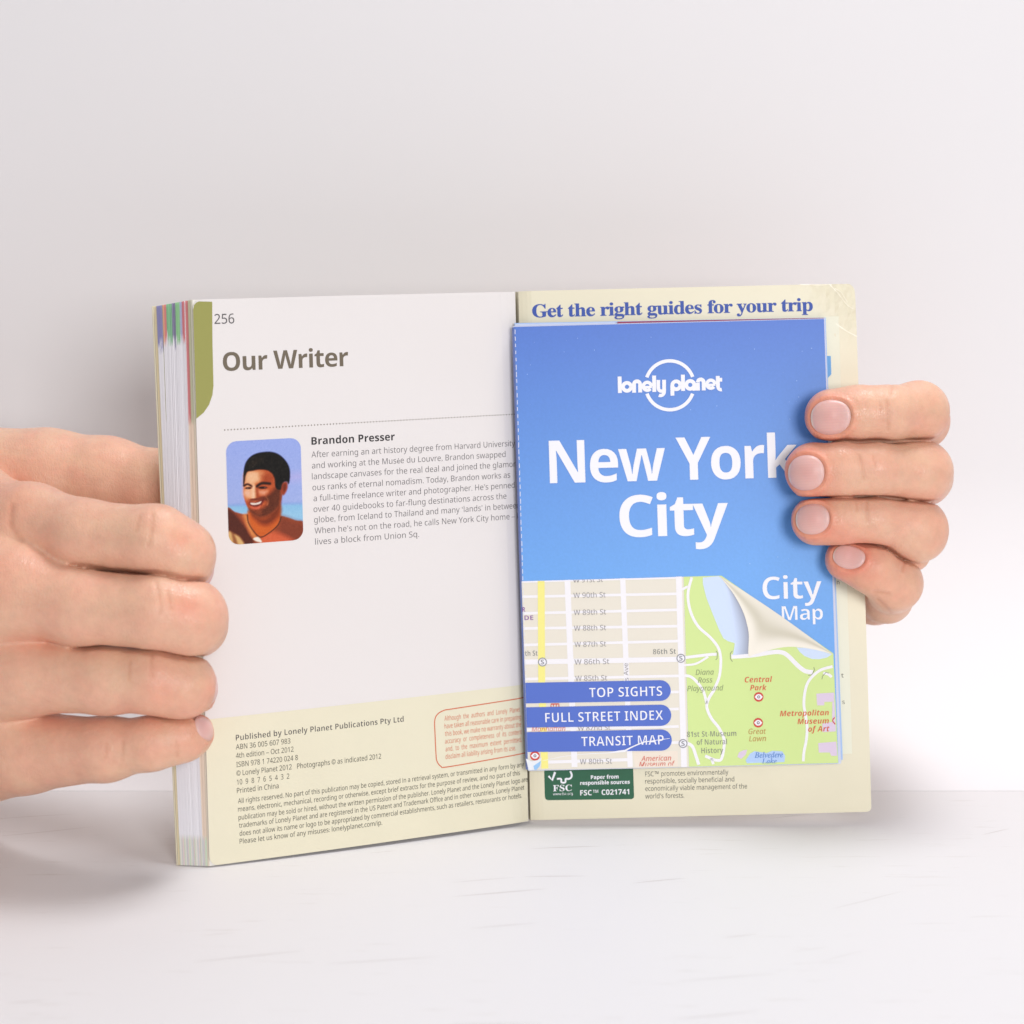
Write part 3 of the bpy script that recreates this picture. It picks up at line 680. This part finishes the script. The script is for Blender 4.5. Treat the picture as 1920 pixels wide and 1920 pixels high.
for ws in ([('Central', 1396, 1279.6, 1447.5), ('Park', 1406, 1294.6, 1437)], [('Metropolitan', 1462, 1343, 1554), ('Museum', 1495, 1357.7, 1554), ('of Art', 1515, 1372, 1555.5)]):
    q = mp(4)
    for s_, x0, y_, x1 in ws: q.text(s_, x0, y_, x1, 10.4, 'boldital', -.01)
    fin(q, 'sight_name', M_red)
q = mp(4); q.text('American', 1201.7, 1427, 1258, 9.5, 'ital', .006); q.text('Museum of', 1198, 1438, 1265, 9.5, 'ital', .006, clip=(1436.6, 1426)); M_pr = inkmat('pale_red_ink', 212, 112, 98); fin(q, 'museum_name', M_pr)
q = mp(4); q.text('Manhattan', 997, 1371.8, 1060, 9.5, 'ital', clip=(1371.5, 1361)); fin(q, 'district_name', M_pr)
q = mp(4); q.text('Belvedere', 1414, 1420.8, 1468, 10, 'serifital', .012); q.text('Lake', 1427.7, 1432, 1456, 9.5, 'serifital', .012, clip=(1431.5, 1420)); fin(q, 'lake_name', inkmat('water_name_ink', 96, 138, 206))
q = mp(4); q.text('R', 979.4, 1146.7, 985, 8.6, 'bold'); q.text('DE', 983.5, 1162.5, 1000, 8.6, 'bold', -.01); fin(q, 'district_name', inkmat('purple_ink', 142, 98, 164))
M_st, M_sl = inkmat('station_grey_ink', 150, 150, 158), inkmat('station_letter_ink', 140, 140, 150)
for x_, y_ in [(1017, 1241), (1276, 1234), (1280, 1394)]:
    q = mp(4); q.disc(x_, y_, 8.4); fin(q, 'station_ring', M_st)
    q = mp(5); q.disc(x_, y_, 6.4); fin(q, 'station_disc', M_white)
    q = mp(6); q.text('S', x_ - 3.2, y_ + 4.4, x_ + 3.2, 8.8, 'bold'); fin(q, 'station_letter', M_sl)
M_sym, M_pup = inkmat('symbol_red_ink', 206, 72, 62), inkmat('pupil_ink', 110, 90, 100)
for x_, y_ in [(1003, 1417), (1422, 1306.5), (1421, 1355)]:
    q = mp(4); q.disc(x_, y_, 9); fin(q, 'sight_symbol', M_sym)
    q = mp(5); q.poly([(x_ - 7.6, y_), (x_ - 3.5, y_ - 4.6), (x_, y_ - 5.4), (x_ + 3.5, y_ - 4.6), (x_ + 7.6, y_), (x_ + 3.5, y_ + 4.6), (x_, y_ + 5.4), (x_ - 3.5, y_ + 4.6)]); fin(q, 'sight_eye', M_white)
    q = mp(6); q.stroke([(x_ + 2.1 * math.cos(a), y_ + 2.1 * math.sin(a)) for a in np.linspace(0, 2 * math.pi, 14, endpoint=False)], 1.4, 0, closed=True); fin(q, 'sight_pupil', M_pup)
q = mp(4); q.stroke([(1565, 1345), (1561, 1351), (1566, 1358)], 2, 4); fin(q, 'sight_symbol', M_sym)
q = mp(4); q.stroke([Z3(*p) for p in [(378, 390), (378, 360), (466, 358), (466, 388)]], 2.2, 0); q.stroke([Z3(405, 388), Z3(405, 366)], 1.5, 0); q.stroke([Z3(436, 388), Z3(436, 366)], 1.5, 0); fin(q, 'museum_symbol', M_sym)
M_brk = inkmat('bracket_ink', 120, 124, 112)
for pts in ([(462, 905), (476, 922), (474, 985), (458, 1000)], [(636, 905), (614, 930), (614, 985), (636, 1018)], [(1500, 1075), (1508, 1105), (1475, 1160), (1440, 1162)], [(1660, 1140), (1630, 1132), (1592, 1172), (1586, 1205)]):
    q = mp(4); q.stroke([Z4(*p) for p in pts], 1.0, 0); fin(q, 'tunnel_mark', M_brk)
# wear: torn scratch across the lowest bar, peeled bottom left corner, dashed perforation on the fold
q = mp(8)
sp = [(280, 998), (500, 950), (700, 925), (900, 912), (1020, 908), (1120, 895), (1205, 886), (1270, 850), (1340, 818), (1420, 786), (1500, 775), (1600, 760), (1710, 745)]
ww = [.6, .8, .9, 1.2, 1.6, 3.2, 4.0, 2.6, 2.4, 2.2, 1.4, 1.2, .8]
P1 = [Z3(x, y - w * 3) for (x, y), w in zip(sp, ww)]; P2 = [Z3(x, y + w * 3) for (x, y), w in zip(sp, ww)]
q.poly(P1 + P2[::-1])
fin(q, 'torn_scratch', inkmat('bare_paper', 240, 240, 246))
q = mp(7); q.poly([(986, 1422), (996, 1427), (1008, 1425), (1015.5, 1420), (1013, 1435), (1006, 1443.2), (991, 1443.6)]); pc = fin(q, 'peeled_corner', inkmat('peeled_paper', 232, 236, 242))
q = mp(8); q.poly([(1000, 1436), (1014.5, 1426), (1012, 1436), (1006, 1443), (1002, 1443.2)]); fin(q, 'peeled_blue', inkmat('peel_blue', 150, 196, 240))
q = mp(1.3); rs = random.Random(4)
for i in range(70):
    v_ = rs.random(); x_, y_ = 975 + rs.random() * 560 + 20 * v_, 622 + v_ * 455
    if 1000 < x_ < 1500 and 800 < y_ < 1025: continue
    r_ = .35 + .8 * rs.random() ** 3
    q.poly([(x_ + r_ * (.7 + .5 * rs.random()) * math.cos(a), y_ + r_ * (.7 + .5 * rs.random()) * math.sin(a)) for a in np.linspace(0, 6.28, 6, endpoint=False)])
sp_ = fin(q, 'worn_specks', inkmat('worn_speck_blue', 158, 192, 240)); sp_['kind'] = 'stuff'
q = mp(3)
for i in range(62):
    y_ = 618 + i * 13.2; x_ = 965.3 + (y_ - 613) * .0313
    q.stroke([(x_ + random.random() * .6, y_), (x_ + .2 + random.random() * .6, y_ + 6 + 4 * random.random())], 1.3, 0)
fin(q, 'perforation', inkmat('perforation_white', 226, 228, 238))

# ------------------------------------------------------------------ hands
M_skin = material('skin', (0.6, 0.38, 0.27), rough=0.44, spec=0.38, attr=True, noise=(420, 0.045, (1, 1, 1)), sss=(0.22, 0.0028))
def skin_detail(m):
    nt = m.node_tree; b = nt.nodes['Principled BSDF']; L = nt.links
    tc = [n for n in nt.nodes if n.type == 'TEX_COORD'][0]
    old = b.inputs['Base Color'].links[0].from_socket
    n = nt.nodes.new('ShaderNodeTexNoise'); n.inputs['Scale'].default_value = 95; n.inputs['Detail'].default_value = 4; n.inputs['Roughness'].default_value = .6
    L.new(tc.outputs['Object'], n.inputs['Vector'])
    r = nt.nodes.new('ShaderNodeValToRGB'); r.color_ramp.elements[0].position = .36; r.color_ramp.elements[1].position = .66
    r.color_ramp.elements[0].color = (1.0, .875, .86, 1); r.color_ramp.elements[1].color = (1.0, 1.0, .96, 1)
    L.new(n.outputs[0], r.inputs[0])
    mx = nt.nodes.new('ShaderNodeMix'); mx.data_type = 'RGBA'; mx.blend_type = 'MULTIPLY'; mx.inputs[0].default_value = 1
    L.new(old, mx.inputs[6]); L.new(r.outputs[0], mx.inputs[7]); L.new(mx.outputs[2], b.inputs['Base Color'])
    mp_ = nt.nodes.new('ShaderNodeMapping'); mp_.inputs['Scale'].default_value = (1.0, .7, .55); mp_.inputs['Rotation'].default_value = (.2, .35, .3)
    nw = nt.nodes.new('ShaderNodeTexNoise'); nw.inputs['Scale'].default_value = 300; nw.inputs['Detail'].default_value = 2
    L.new(tc.outputs['Object'], nw.inputs['Vector'])
    ad = nt.nodes.new('ShaderNodeVectorMath'); ad.operation = 'MULTIPLY_ADD'; ad.inputs[1].default_value = (.0022, .0022, .0022)
    L.new(nw.outputs['Color'], ad.inputs[0]); L.new(tc.outputs['Object'], ad.inputs[2]); L.new(ad.outputs[0], mp_.inputs[0])
    v = nt.nodes.new('ShaderNodeTexVoronoi'); v.feature = 'DISTANCE_TO_EDGE'; v.inputs['Scale'].default_value = 1350
    L.new(mp_.outputs[0], v.inputs['Vector'])
    mr = nt.nodes.new('ShaderNodeMapRange'); mr.inputs[2].default_value = .22; L.new(v.outputs['Distance'], mr.inputs[0])
    n2 = nt.nodes.new('ShaderNodeTexNoise'); n2.inputs['Scale'].default_value = 620; n2.inputs['Detail'].default_value = 6; L.new(tc.outputs['Object'], n2.inputs['Vector'])
    su = nt.nodes.new('ShaderNodeMath'); su.operation = 'ADD'; L.new(mr.outputs[0], su.inputs[0])
    mu = nt.nodes.new('ShaderNodeMath'); mu.operation = 'MULTIPLY'; mu.inputs[1].default_value = 2.4; L.new(n2.outputs[0], mu.inputs[0]); L.new(mu.outputs[0], su.inputs[1])
    bp = nt.nodes.new('ShaderNodeBump'); bp.inputs['Strength'].default_value = .30; bp.inputs['Distance'].default_value = .00014
    L.new(su.outputs[0], bp.inputs['Height']); L.new(bp.outputs[0], b.inputs['Normal'])
skin_detail(M_skin)
def skin_gloss(m):
    nt = m.node_tree; b = nt.nodes['Principled BSDF']; tc = [n for n in nt.nodes if n.type == 'TEX_COORD'][0]
    n = nt.nodes.new('ShaderNodeTexNoise'); n.inputs['Scale'].default_value = 170; n.inputs['Detail'].default_value = 3
    nt.links.new(tc.outputs['Object'], n.inputs['Vector'])
    r = nt.nodes.new('ShaderNodeMapRange'); r.inputs[1].default_value = .35; r.inputs[2].default_value = .65; r.inputs[3].default_value = .28; r.inputs[4].default_value = .52
    nt.links.new(n.outputs[0], r.inputs[0]); nt.links.new(r.outputs[0], b.inputs['Roughness'])
skin_gloss(M_skin)
M_nail = material('fingernail', (0.7, 0.4, 0.37), rough=0.36, spec=0.42, attr=True, sss=(0.2, 0.0015))

def surface_nets(Fd, org, h):
    s = Fd < 0; nx, ny, nz = Fd.shape
    c = np.zeros((nx - 1, ny - 1, nz - 1), np.uint8)
    for i in (0, 1):
        for j in (0, 1):
            for k in (0, 1): c += s[i:nx - 1 + i, j:ny - 1 + j, k:nz - 1 + k]
    act = (c > 0) & (c < 8); idx = np.argwhere(act); ids = np.full(act.shape, -1, np.int64); ids[act] = np.arange(len(idx))
    acc = np.zeros((len(idx), 3)); cnt = np.zeros(len(idx))
    cor = [(i, j, k) for i in (0, 1) for j in (0, 1) for k in (0, 1)]
    val = {q: Fd[idx[:, 0] + q[0], idx[:, 1] + q[1], idx[:, 2] + q[2]] for q in cor}
    for a in cor:
        for ax in range(3):
            if a[ax] == 0:
                b = list(a); b[ax] = 1; b = tuple(b); va, vb = val[a], val[b]; m = (va < 0) != (vb < 0)
                t_ = np.where(m, va / np.where(m, va - vb, 1), 0)
                p = np.tile(np.array(a, float), (len(idx), 1)); p[:, ax] += t_
                acc[m] += p[m]; cnt[m] += 1
    verts = (idx + acc / cnt[:, None]) * h + org
    faces = []
    for ax in range(3):
        o1, o2 = [q for q in range(3) if q != ax]
        sl0 = [slice(None)] * 3; sl1 = [slice(None)] * 3; sl0[ax] = slice(0, -1); sl1[ax] = slice(1, None)
        s0, s1 = s[tuple(sl0)], s[tuple(sl1)]; e = np.argwhere(s0 != s1)
        ok = (e[:, o1] > 0) & (e[:, o2] > 0) & (e[:, o1] < Fd.shape[o1] - 1) & (e[:, o2] < Fd.shape[o2] - 1); e = e[ok]
        fl = s0[e[:, 0], e[:, 1], e[:, 2]]
        def cell(d1, d2):
            q = e.copy(); q[:, o1] -= d1; q[:, o2] -= d2; return ids[q[:, 0], q[:, 1], q[:, 2]]
        quad = np.stack([cell(1, 1), cell(0, 1), cell(0, 0), cell(1, 0)], 1)
        flip = fl if ax != 1 else ~fl
        quad = np.where(flip[:, None], quad, quad[:, ::-1]); faces.append(quad)
    return verts, np.concatenate(faces)

class Hand:
    def __init__(s, lo, hi, h):
        s.h = h; s.lo = np.array(lo, float); n = np.ceil((np.array(hi) - s.lo) / h).astype(int) + 1
        s.ax = [s.lo[k] + h * np.arange(n[k]) for k in range(3)]; s.n = tuple(n)
    def empty(s): return np.full(s.n, 12.0, np.float32)
    def cone(s, Fd, a, b, k=0.0):
        (pa, ra), (pb, rb) = a, b
        pad = 6 + k; lo = np.minimum(pa - ra, pb - rb) - pad; hi = np.maximum(pa + ra, pb + rb) + pad
        sl = tuple(slice(max(0, int((lo[q] - s.lo[q]) / s.h)), max(0, int((hi[q] - s.lo[q]) / s.h) + 2)) for q in range(3))
        X, Y, Z = (s.ax[q][sl[q]].astype(np.float32) for q in range(3))
        if min(len(X), len(Y), len(Z)) == 0: return
        X = X[:, None, None]; Y = Y[None, :, None]; Z = Z[None, None, :]
        e = pb - pa; L2 = float(e @ e) + 1e-9
        t_ = np.clip(((X - pa[0]) * e[0] + (Y - pa[1]) * e[1] + (Z - pa[2]) * e[2]) / L2, 0, 1)
        d = np.sqrt((X - pa[0] - t_ * e[0]) ** 2 + (Y - pa[1] - t_ * e[1]) ** 2 + (Z - pa[2] - t_ * e[2]) ** 2) - (ra + (rb - ra) * t_)
        Fd[sl] = smin(Fd[sl], d.astype(np.float32), k) if k > 0 else np.minimum(Fd[sl], d)
    def chain(s, pts, k=3.0):
        Fd = s.empty(); q = [J(*p) for p in pts]
        for a, b in zip(q[:-1], q[1:]): s.cone(Fd, a, b, k)
        return Fd
    def sample(s, Fd, p):
        g = (np.asarray(p) - s.lo) / s.h
        g = np.clip(g, 0, np.array(s.n) - 1.001); i = np.floor(g).astype(int); f = g - i; r = 0
        for a in (0, 1):
            for b in (0, 1):
                for c in (0, 1):
                    w = (f[:, 0] if a else 1 - f[:, 0]) * (f[:, 1] if b else 1 - f[:, 1]) * (f[:, 2] if c else 1 - f[:, 2])
                    r = r + w * Fd[i[:, 0] + a, i[:, 1] + b, i[:, 2] + c]
        return r
def smin(a, b, k):
    h = np.maximum(k - np.abs(a - b), 0) / k
    return np.minimum(a, b) - h * h * k * 0.25
def smooth01(x): x = np.clip(x, 0, 1); return x * x * (3 - 2 * x)
def slit(F_, pairs, g0, depth, fade=None):
    if fade is not None: g0 = g0 * fade
    for a, b in pairs:
        F_ = np.maximum(F_, np.minimum(g0 * np.clip((F_ + depth) / depth, 0, 1.0) - np.abs(a - b) * .5 - (0 if fade is None else .6 * (1 - fade)) - 2 * np.maximum(0, np.maximum(a, b) - .8), F_ + depth))
    return F_
def J(px, py, d, rpx):
    p = C(px, py, d); return p, rpx * p[2] / F_PX

def nail_frame(n):
    """n: dict c (px,py,d), t direction to the fingertip, nrm outward, L, W in mm"""
    nr = np.array(n['nrm'], float); nr /= np.linalg.norm(nr); t_ = np.array(n['t'], float); t_ -= nr * (t_ @ nr); t_ /= np.linalg.norm(t_)
    return C(*n['c']), t_, np.cross(nr, t_), nr

def finish_hand(hand, Fd, name, label, nails, creases, blush, org_px):
    v, fc = surface_nets(Fd, hand.lo, hand.h)
    # outward normals from the distance field
    e = 0.4; g = np.stack([hand.sample(Fd, v + d_) - hand.sample(Fd, v - d_) for d_ in np.eye(3) * e], 1); g /= np.linalg.norm(g, axis=1)[:, None] + 1e-9
    for _ in range(2): v = v - g * hand.sample(Fd, v)[:, None] * 0.7
    ed = np.concatenate([fc[:, [0, 1]], fc[:, [1, 2]], fc[:, [2, 3]], fc[:, [3, 0]]]); deg = np.bincount(ed[:, 0], minlength=len(v)) + np.bincount(ed[:, 1], minlength=len(v))
    for _ in range(3):
        av = np.stack([np.bincount(ed[:, 0], v[ed[:, 1], k], len(v)) + np.bincount(ed[:, 1], v[ed[:, 0], k], len(v)) for k in range(3)], 1) / np.maximum(deg, 1)[:, None]
        v = v * .5 + av * .5
    disp = np.zeros(len(v)); tone = np.zeros(len(v)); tone2 = np.zeros(len(v))
    pxy = np.stack([960 + v[:, 0] / v[:, 2] * F_PX, 960 - v[:, 1] / v[:, 2] * F_PX], 1); facing = g[:, 2] < 0.1
    for pts, w, dep in creases:
        d = line_dist(pxy[:, 0], pxy[:, 1], smooth_line(pts, 5)) * v[:, 2] / F_PX
        disp -= np.where(facing, dep * np.exp(-(d / w) ** 2), 0); tone += np.where(facing, 0.5 * np.exp(-(d / (w * .9)) ** 2), 0)
    for (x, y, r, a) in blush:
        tone2 += np.where(facing, a * np.exp(-(((pxy[:, 0] - x) ** 2 + (pxy[:, 1] - y) ** 2) / r ** 2)), 0)
    for nl in nails:
        c, t_, s_, nr = nail_frame(nl); q = v - c; a = q @ t_ / (nl['L'] / 2); b = q @ s_ / (nl['W'] / 2); z = q @ nr
        near = (np.abs(z) < 7) & (g @ nr > 0.1)
        if 'own' in nl: near &= hand.sample(nl['own'], v) < 0.5
        r = (np.abs(a) ** 2.2 + np.abs(b) ** 2.2) ** (1 / 2.2)
        disp += np.where(near, 0.36 * np.exp(-((r - 1.19) / .13) ** 2) * np.where(a > .5, .5, 1) - 0.34 * np.exp(-((r - 1.03) / .06) ** 2) - 0.34 * (r < 1), 0)
        tone2 += np.where(near, .5 * np.exp(-((r - 1.15) / .3) ** 2), 0)
    v2 = v + g * disp[:, None]
    base = np.array(SKIN); dark = np.array([.80, .62, .55]); red = np.array([1.03, .76, .74])
    col = base * (1 + (dark - 1) * np.clip(tone, 0, 1)[:, None] * .8) * (1 + (red - 1) * np.clip(tone2, 0, 1.2)[:, None])
    org = tuple(to_world(C(*org_px)))
    o = mesh_object(name, to_world(v2), fc, M_skin, None, org, cols=col, smooth=True)
    o['label'] = label; o['category'] = 'hand'; o['group'] = 'hands holding the guidebook open'
    for nl in nails:
        c, t_, s_, nr = nail_frame(nl); n1, n2 = 26, 22; V = []; cc = []
        rr_ = np.linspace(0, 1, n1); th = np.linspace(0, 2 * math.pi, 48, endpoint=False)
        A, B, Rr = [], [], []
        for r in rr_:
            for a in th:
                k = (abs(math.cos(a)) ** 2.2 + abs(math.sin(a)) ** 2.2) ** (-1 / 2.2)
                A.append(r * k * math.cos(a)); B.append(r * k * math.sin(a)); Rr.append(r)
        A, B, Rr = np.array(A), np.array(B), np.array(Rr)
        p = c + A[:, None] * t_ * nl['L'] / 2 + B[:, None] * s_ * nl['W'] / 2 + nr * 5.0
        Fo = nl.get('own', Fd)
        for _ in range(40): p = p - nr * np.clip(hand.sample(Fo, p), -.5, .8)[:, None] * 0.8
        lift = 0.10 - 0.34 * np.clip((Rr - .82) / .18, 0, 1) ** 2 * np.where(A > .6, .35, 1) + 0.08 * (1 - B ** 2)
        p = p + nr * lift[:, None]
        fr = np.clip((A - .80) / .1, 0, 1) * np.clip((Rr - .90) / .05, 0, 1); lun = np.clip((-A - .55) / .3, 0, 1)
        mid = np.exp(-((A + .05) / .55) ** 2 - (B / .7) ** 2)
        cn = np.array([.73, .445, .405]) * (1 - mid[:, None]) + np.array([.72, .395, .36]) * mid[:, None]
        cn = cn * (1 - .5 * lun[:, None]) + np.array([.74, .52, .49]) * .5 * lun[:, None]
        cn = cn * (1 + .02 * np.sin(B * 40))[:, None]
        cn = cn * (1 - fr[:, None]) + np.array([.80, .64, .54]) * fr[:, None]
        fcs = [(i * 48 + j, i * 48 + (j + 1) % 48, (i + 1) * 48 + (j + 1) % 48, (i + 1) * 48 + j) for i in range(n1 - 1) for j in range(48)]
        mesh_object('fingernail', to_world(p), fcs, M_nail, o, org, cols=cn, smooth=True)
    return o
SKIN = (0.745, 0.458, 0.330); NAIL = (0.68, 0.40, 0.37)

# hand over the fore edge (left of the book): its back faces us, fingers bend onto the page, thumb behind the book
lo = C(-830, 1700, 30); hi = C(460, 700, -70)
lo = np.array([-262., -98., 448.]); hi = np.array([-70., 36., 562.])
HL = Hand(lo, hi, 0.60)
idx_ = HL.chain([(-90, 955, -20, 74), (60, 978, -40, 70), (160, 1006, -48, 67), (292, 1014, -53, 65), (338, 1040, -51, 62), (347, 1064, -43, 53)])
mid_ = HL.chain([(-120, 1095, -38, 108), (40, 1110, -48, 88), (150, 1138, -53, 71), (295, 1147, -56, 70), (354, 1158, -54, 69), (366, 1172, -45, 62)])
rin_ = HL.chain([(-120, 1255, -34, 85), (60, 1266, -46, 72), (200, 1273, -51, 64), (290, 1274, -53, 62), (340, 1284, -51, 60), (351, 1292, -43, 56)])
pin_ = HL.chain([(-140, 1424, -18, 116), (50, 1410, -36, 76), (200, 1405, -45, 58), (285, 1394, -48, 48), (340, 1380, -46, 46), (356, 1376, -42, 44)])
thu_ = HL.chain([(-420, 1000, 2, 120), (-60, 903, 4, 104), (90, 903, 2, 97), (200, 908, 0, 87), (295, 920, -4, 74), (345, 930, -7, 64)])
palm = HL.empty()
MCP = [J(-75, 962, -21, 84), J(-60, 1096, -39, 102), J(-48, 1252, -37, 90), J(-150, 1412, -14, 116)]
WR = [J(-640, 1080, -2, 140), J(-650, 1150, -6, 150), J(-650, 1220, -4, 150), J(-640, 1290, 2, 130)]
for a, b in zip(MCP, WR): HL.cone(palm, a, b, 6)
for a, b in zip(MCP[:-1], MCP[1:]): HL.cone(palm, a, b, 6)
HL.cone(palm, J(-150, 1300, 0, 110), J(-560, 1200, 6, 150), 6); HL.cone(palm, J(-420, 1000, 2, 120), WR[0], 6)
HL.cone(palm, J(-150, 1000, -4, 90), J(-420, 1000, 2, 120), 6)
HL.cone(palm, J(-640, 1180, 0, 175), J(-760, 1190, 4, 165), 8)
fg = smin(smin(idx_, mid_, .6), smin(rin_, pin_, .6), .6)
fg = slit(fg, ((idx_, mid_), (mid_, rin_), (rin_, pin_)), .85, 1.5, smooth01((HL.ax[0] + 119) / 12)[:, None, None].astype(np.float32))
FL = smin(smin(fg, palm, 12.0), thu_, 3.0)
HL.cone(FL, J(90, 1062, -36, 30), J(330, 1106, -44, 26)); HL.cone(FL, J(120, 1206, -40, 28), J(330, 1224, -44, 24))
nailsL = [dict(own=rin_, c=(352, 1290, -43), nrm=(1, .03, -.42), t=(.35, 0, 1), L=9.5, W=8.6), dict(own=pin_, c=(356, 1374, -42), nrm=(.75, .28, -.72), t=(.75, -.1, .7), L=8.4, W=6.6),
          dict(own=idx_, c=(349, 1064, -43), nrm=(.96, -.30, -.05), t=(.1, -.2, 1), L=9.0, W=8.8)]
crL = [([(285, 962), (284, 996), (278, 1022)], .5, .22), ([(262, 970), (256, 995)], .5, .12), ([(293, 1092), (301, 1130), (300, 1150)], .5, .16), ([(315, 1110), (322, 1140)], .5, .14),
       ([(285, 1228), (284, 1267)], .45, .2), ([(244, 1240), (242, 1275)], .5, .1), ([(230, 1390), (229, 1424)], .45, .18), ([(331, 1388), (333, 1418)], .4, .14), ([(200, 1395), (198, 1420)], .45, .1),
       ([(22, 950), (20, 985), (40, 1012)], .8, .3)]
blL = [(330, 1012, 26, .5), (352, 1142, 28, .5), (335, 1135, 20, .3), (20, 935, 50, .5), (300, 1290, 40, .25), (0, 1100, 60, .25), (375, 1370, 40, .45), (290, 1345, 40, .4), (395, 1290, 25, .4), (90, 1205, 20, .35), (110, 1345, 20, .4)]
finish_hand(HL, FL, 'hand', 'hand seen from its back, four fingers bent over the fore edge onto the white page', nailsL, crL, blL, (-200, 1500, -20))

# hand round the back cover (right of the book): fingertips and nails on the map, palm behind the cover
HR = Hand(np.array([20., -42., 502.]), np.array([134., 46., 592.]), 0.50)
fi = HR.chain([(1560, 780, -12.6, 51), (1610, 776, -13.4, 50), (1665, 775, -13.5, 49), (1722, 771, -8, 53), (1727, 790, 8, 49), (1690, 812, 30, 52), (1540, 850, 44, 64)])
fmi = HR.chain([(1526, 883, -12.8, 54), (1580, 881, -13.8, 52), (1640, 880, -14, 50), (1725, 885, -8.5, 57), (1732, 895, 8, 50), (1695, 912, 32, 54), (1530, 930, 46, 66)])
fr_ = HR.chain([(1531, 976, -12.0, 47), (1580, 974, -13, 45), (1640, 974, -13, 43), (1715, 994, -8, 58), (1722, 1000, 8, 50), (1690, 1010, 32, 52), (1530, 1020, 44, 64)])
fp = HR.chain([(1588, 1049, -9.6, 41), (1635, 1066, -10.5, 44), (1677, 1094, -6, 49), (1664, 1122, 6, 43), (1640, 1124, 18, 44), (1530, 1100, 40, 60)])
pal = HR.empty()
ks = [J(1540, 850, 44, 64), J(1530, 930, 46, 66), J(1530, 1020, 44, 64), J(1530, 1100, 40, 60)]; wr = [J(1240, 960, 46, 70), J(1230, 1010, 47, 72), J(1230, 1060, 46, 72), J(1250, 1110, 42, 66)]
for a, b in zip(ks, wr): HR.cone(pal, a, b, 5)
for a, b in zip(ks[:-1], ks[1:]): HR.cone(pal, a, b, 5)
HR.cone(pal, J(1240, 1030, 46, 95), J(1120, 1050, 44, 95), 6)
th = HR.chain([(1300, 1000, 34, 80), (1400, 880, 22, 66), (1440, 790, 15, 58), (1450, 720, 11.5, 50)])
FR = smin(slit(smin(smin(smin(fi, fmi, .5), fr_, .5), fp, .5), ((fi, fmi), (fmi, fr_), (fr_, fp)), .75, 1.35), pal, 6.0); FR = smin(FR, th, 3.0)
for y0_, y1_ in ((829, 828), (930, 938), (1020, 1040)): HR.cone(FR, J(1585, y0_, -7.6, 25), J(1712, y1_, -2, 32))
nailsR = [dict(own=fi, c=(1558, 781, -20), nrm=(-.12, .05, -1), t=(-1, -.02, 0), L=10.6, W=9.4), dict(own=fmi, c=(1512, 886, -20), nrm=(-.12, .02, -1), t=(-1, -.02, 0), L=9.6, W=9.6),
          dict(own=fr_, c=(1524, 972, -19), nrm=(-.12, .10, -1), t=(-1, -.05, 0), L=9.0, W=8.4), dict(own=fp, c=(1593, 1041, -16), nrm=(-.05, .38, -1), t=(-1, .36, 0), L=8.6, W=6.4)]
crR = [([(1662, 752), (1665, 780), (1665, 806)], .45, .2), ([(1650, 756), (1652, 770)], .4, .1), ([(1611, 853), (1617, 875), (1619, 897)], .45, .24), ([(1637, 856), (1642, 876)], .4, .1), ([(1625, 942), (1627, 978)], .45, .2), ([(1605, 943), (1608, 956)], .4, .12),
       ([(1692, 1070), (1697, 1052)], .45, .22), ([(1640, 1110), (1667, 1113)], .45, .2), ([(1646, 1124), (1670, 1148)], .5, .25), ([(1672, 724), (1671, 738)], .6, .25)]
blR = [(1530, 790, 60, .8), (1500, 890, 60, .8), (1510, 985, 58, .75), (1575, 1055, 58, 1.0), (1650, 1090, 40, .4), (1770, 800, 40, .3), (1770, 970, 40, .25), (1620, 1030, 30, .3)]
hr = finish_hand(HR, FR, 'hand', 'hand reaching round the cover edge, four fingernails showing on the blue map', nailsR, crR, blR, (1600, 1180, 10))

bpy.data.objects.remove(_cuo)
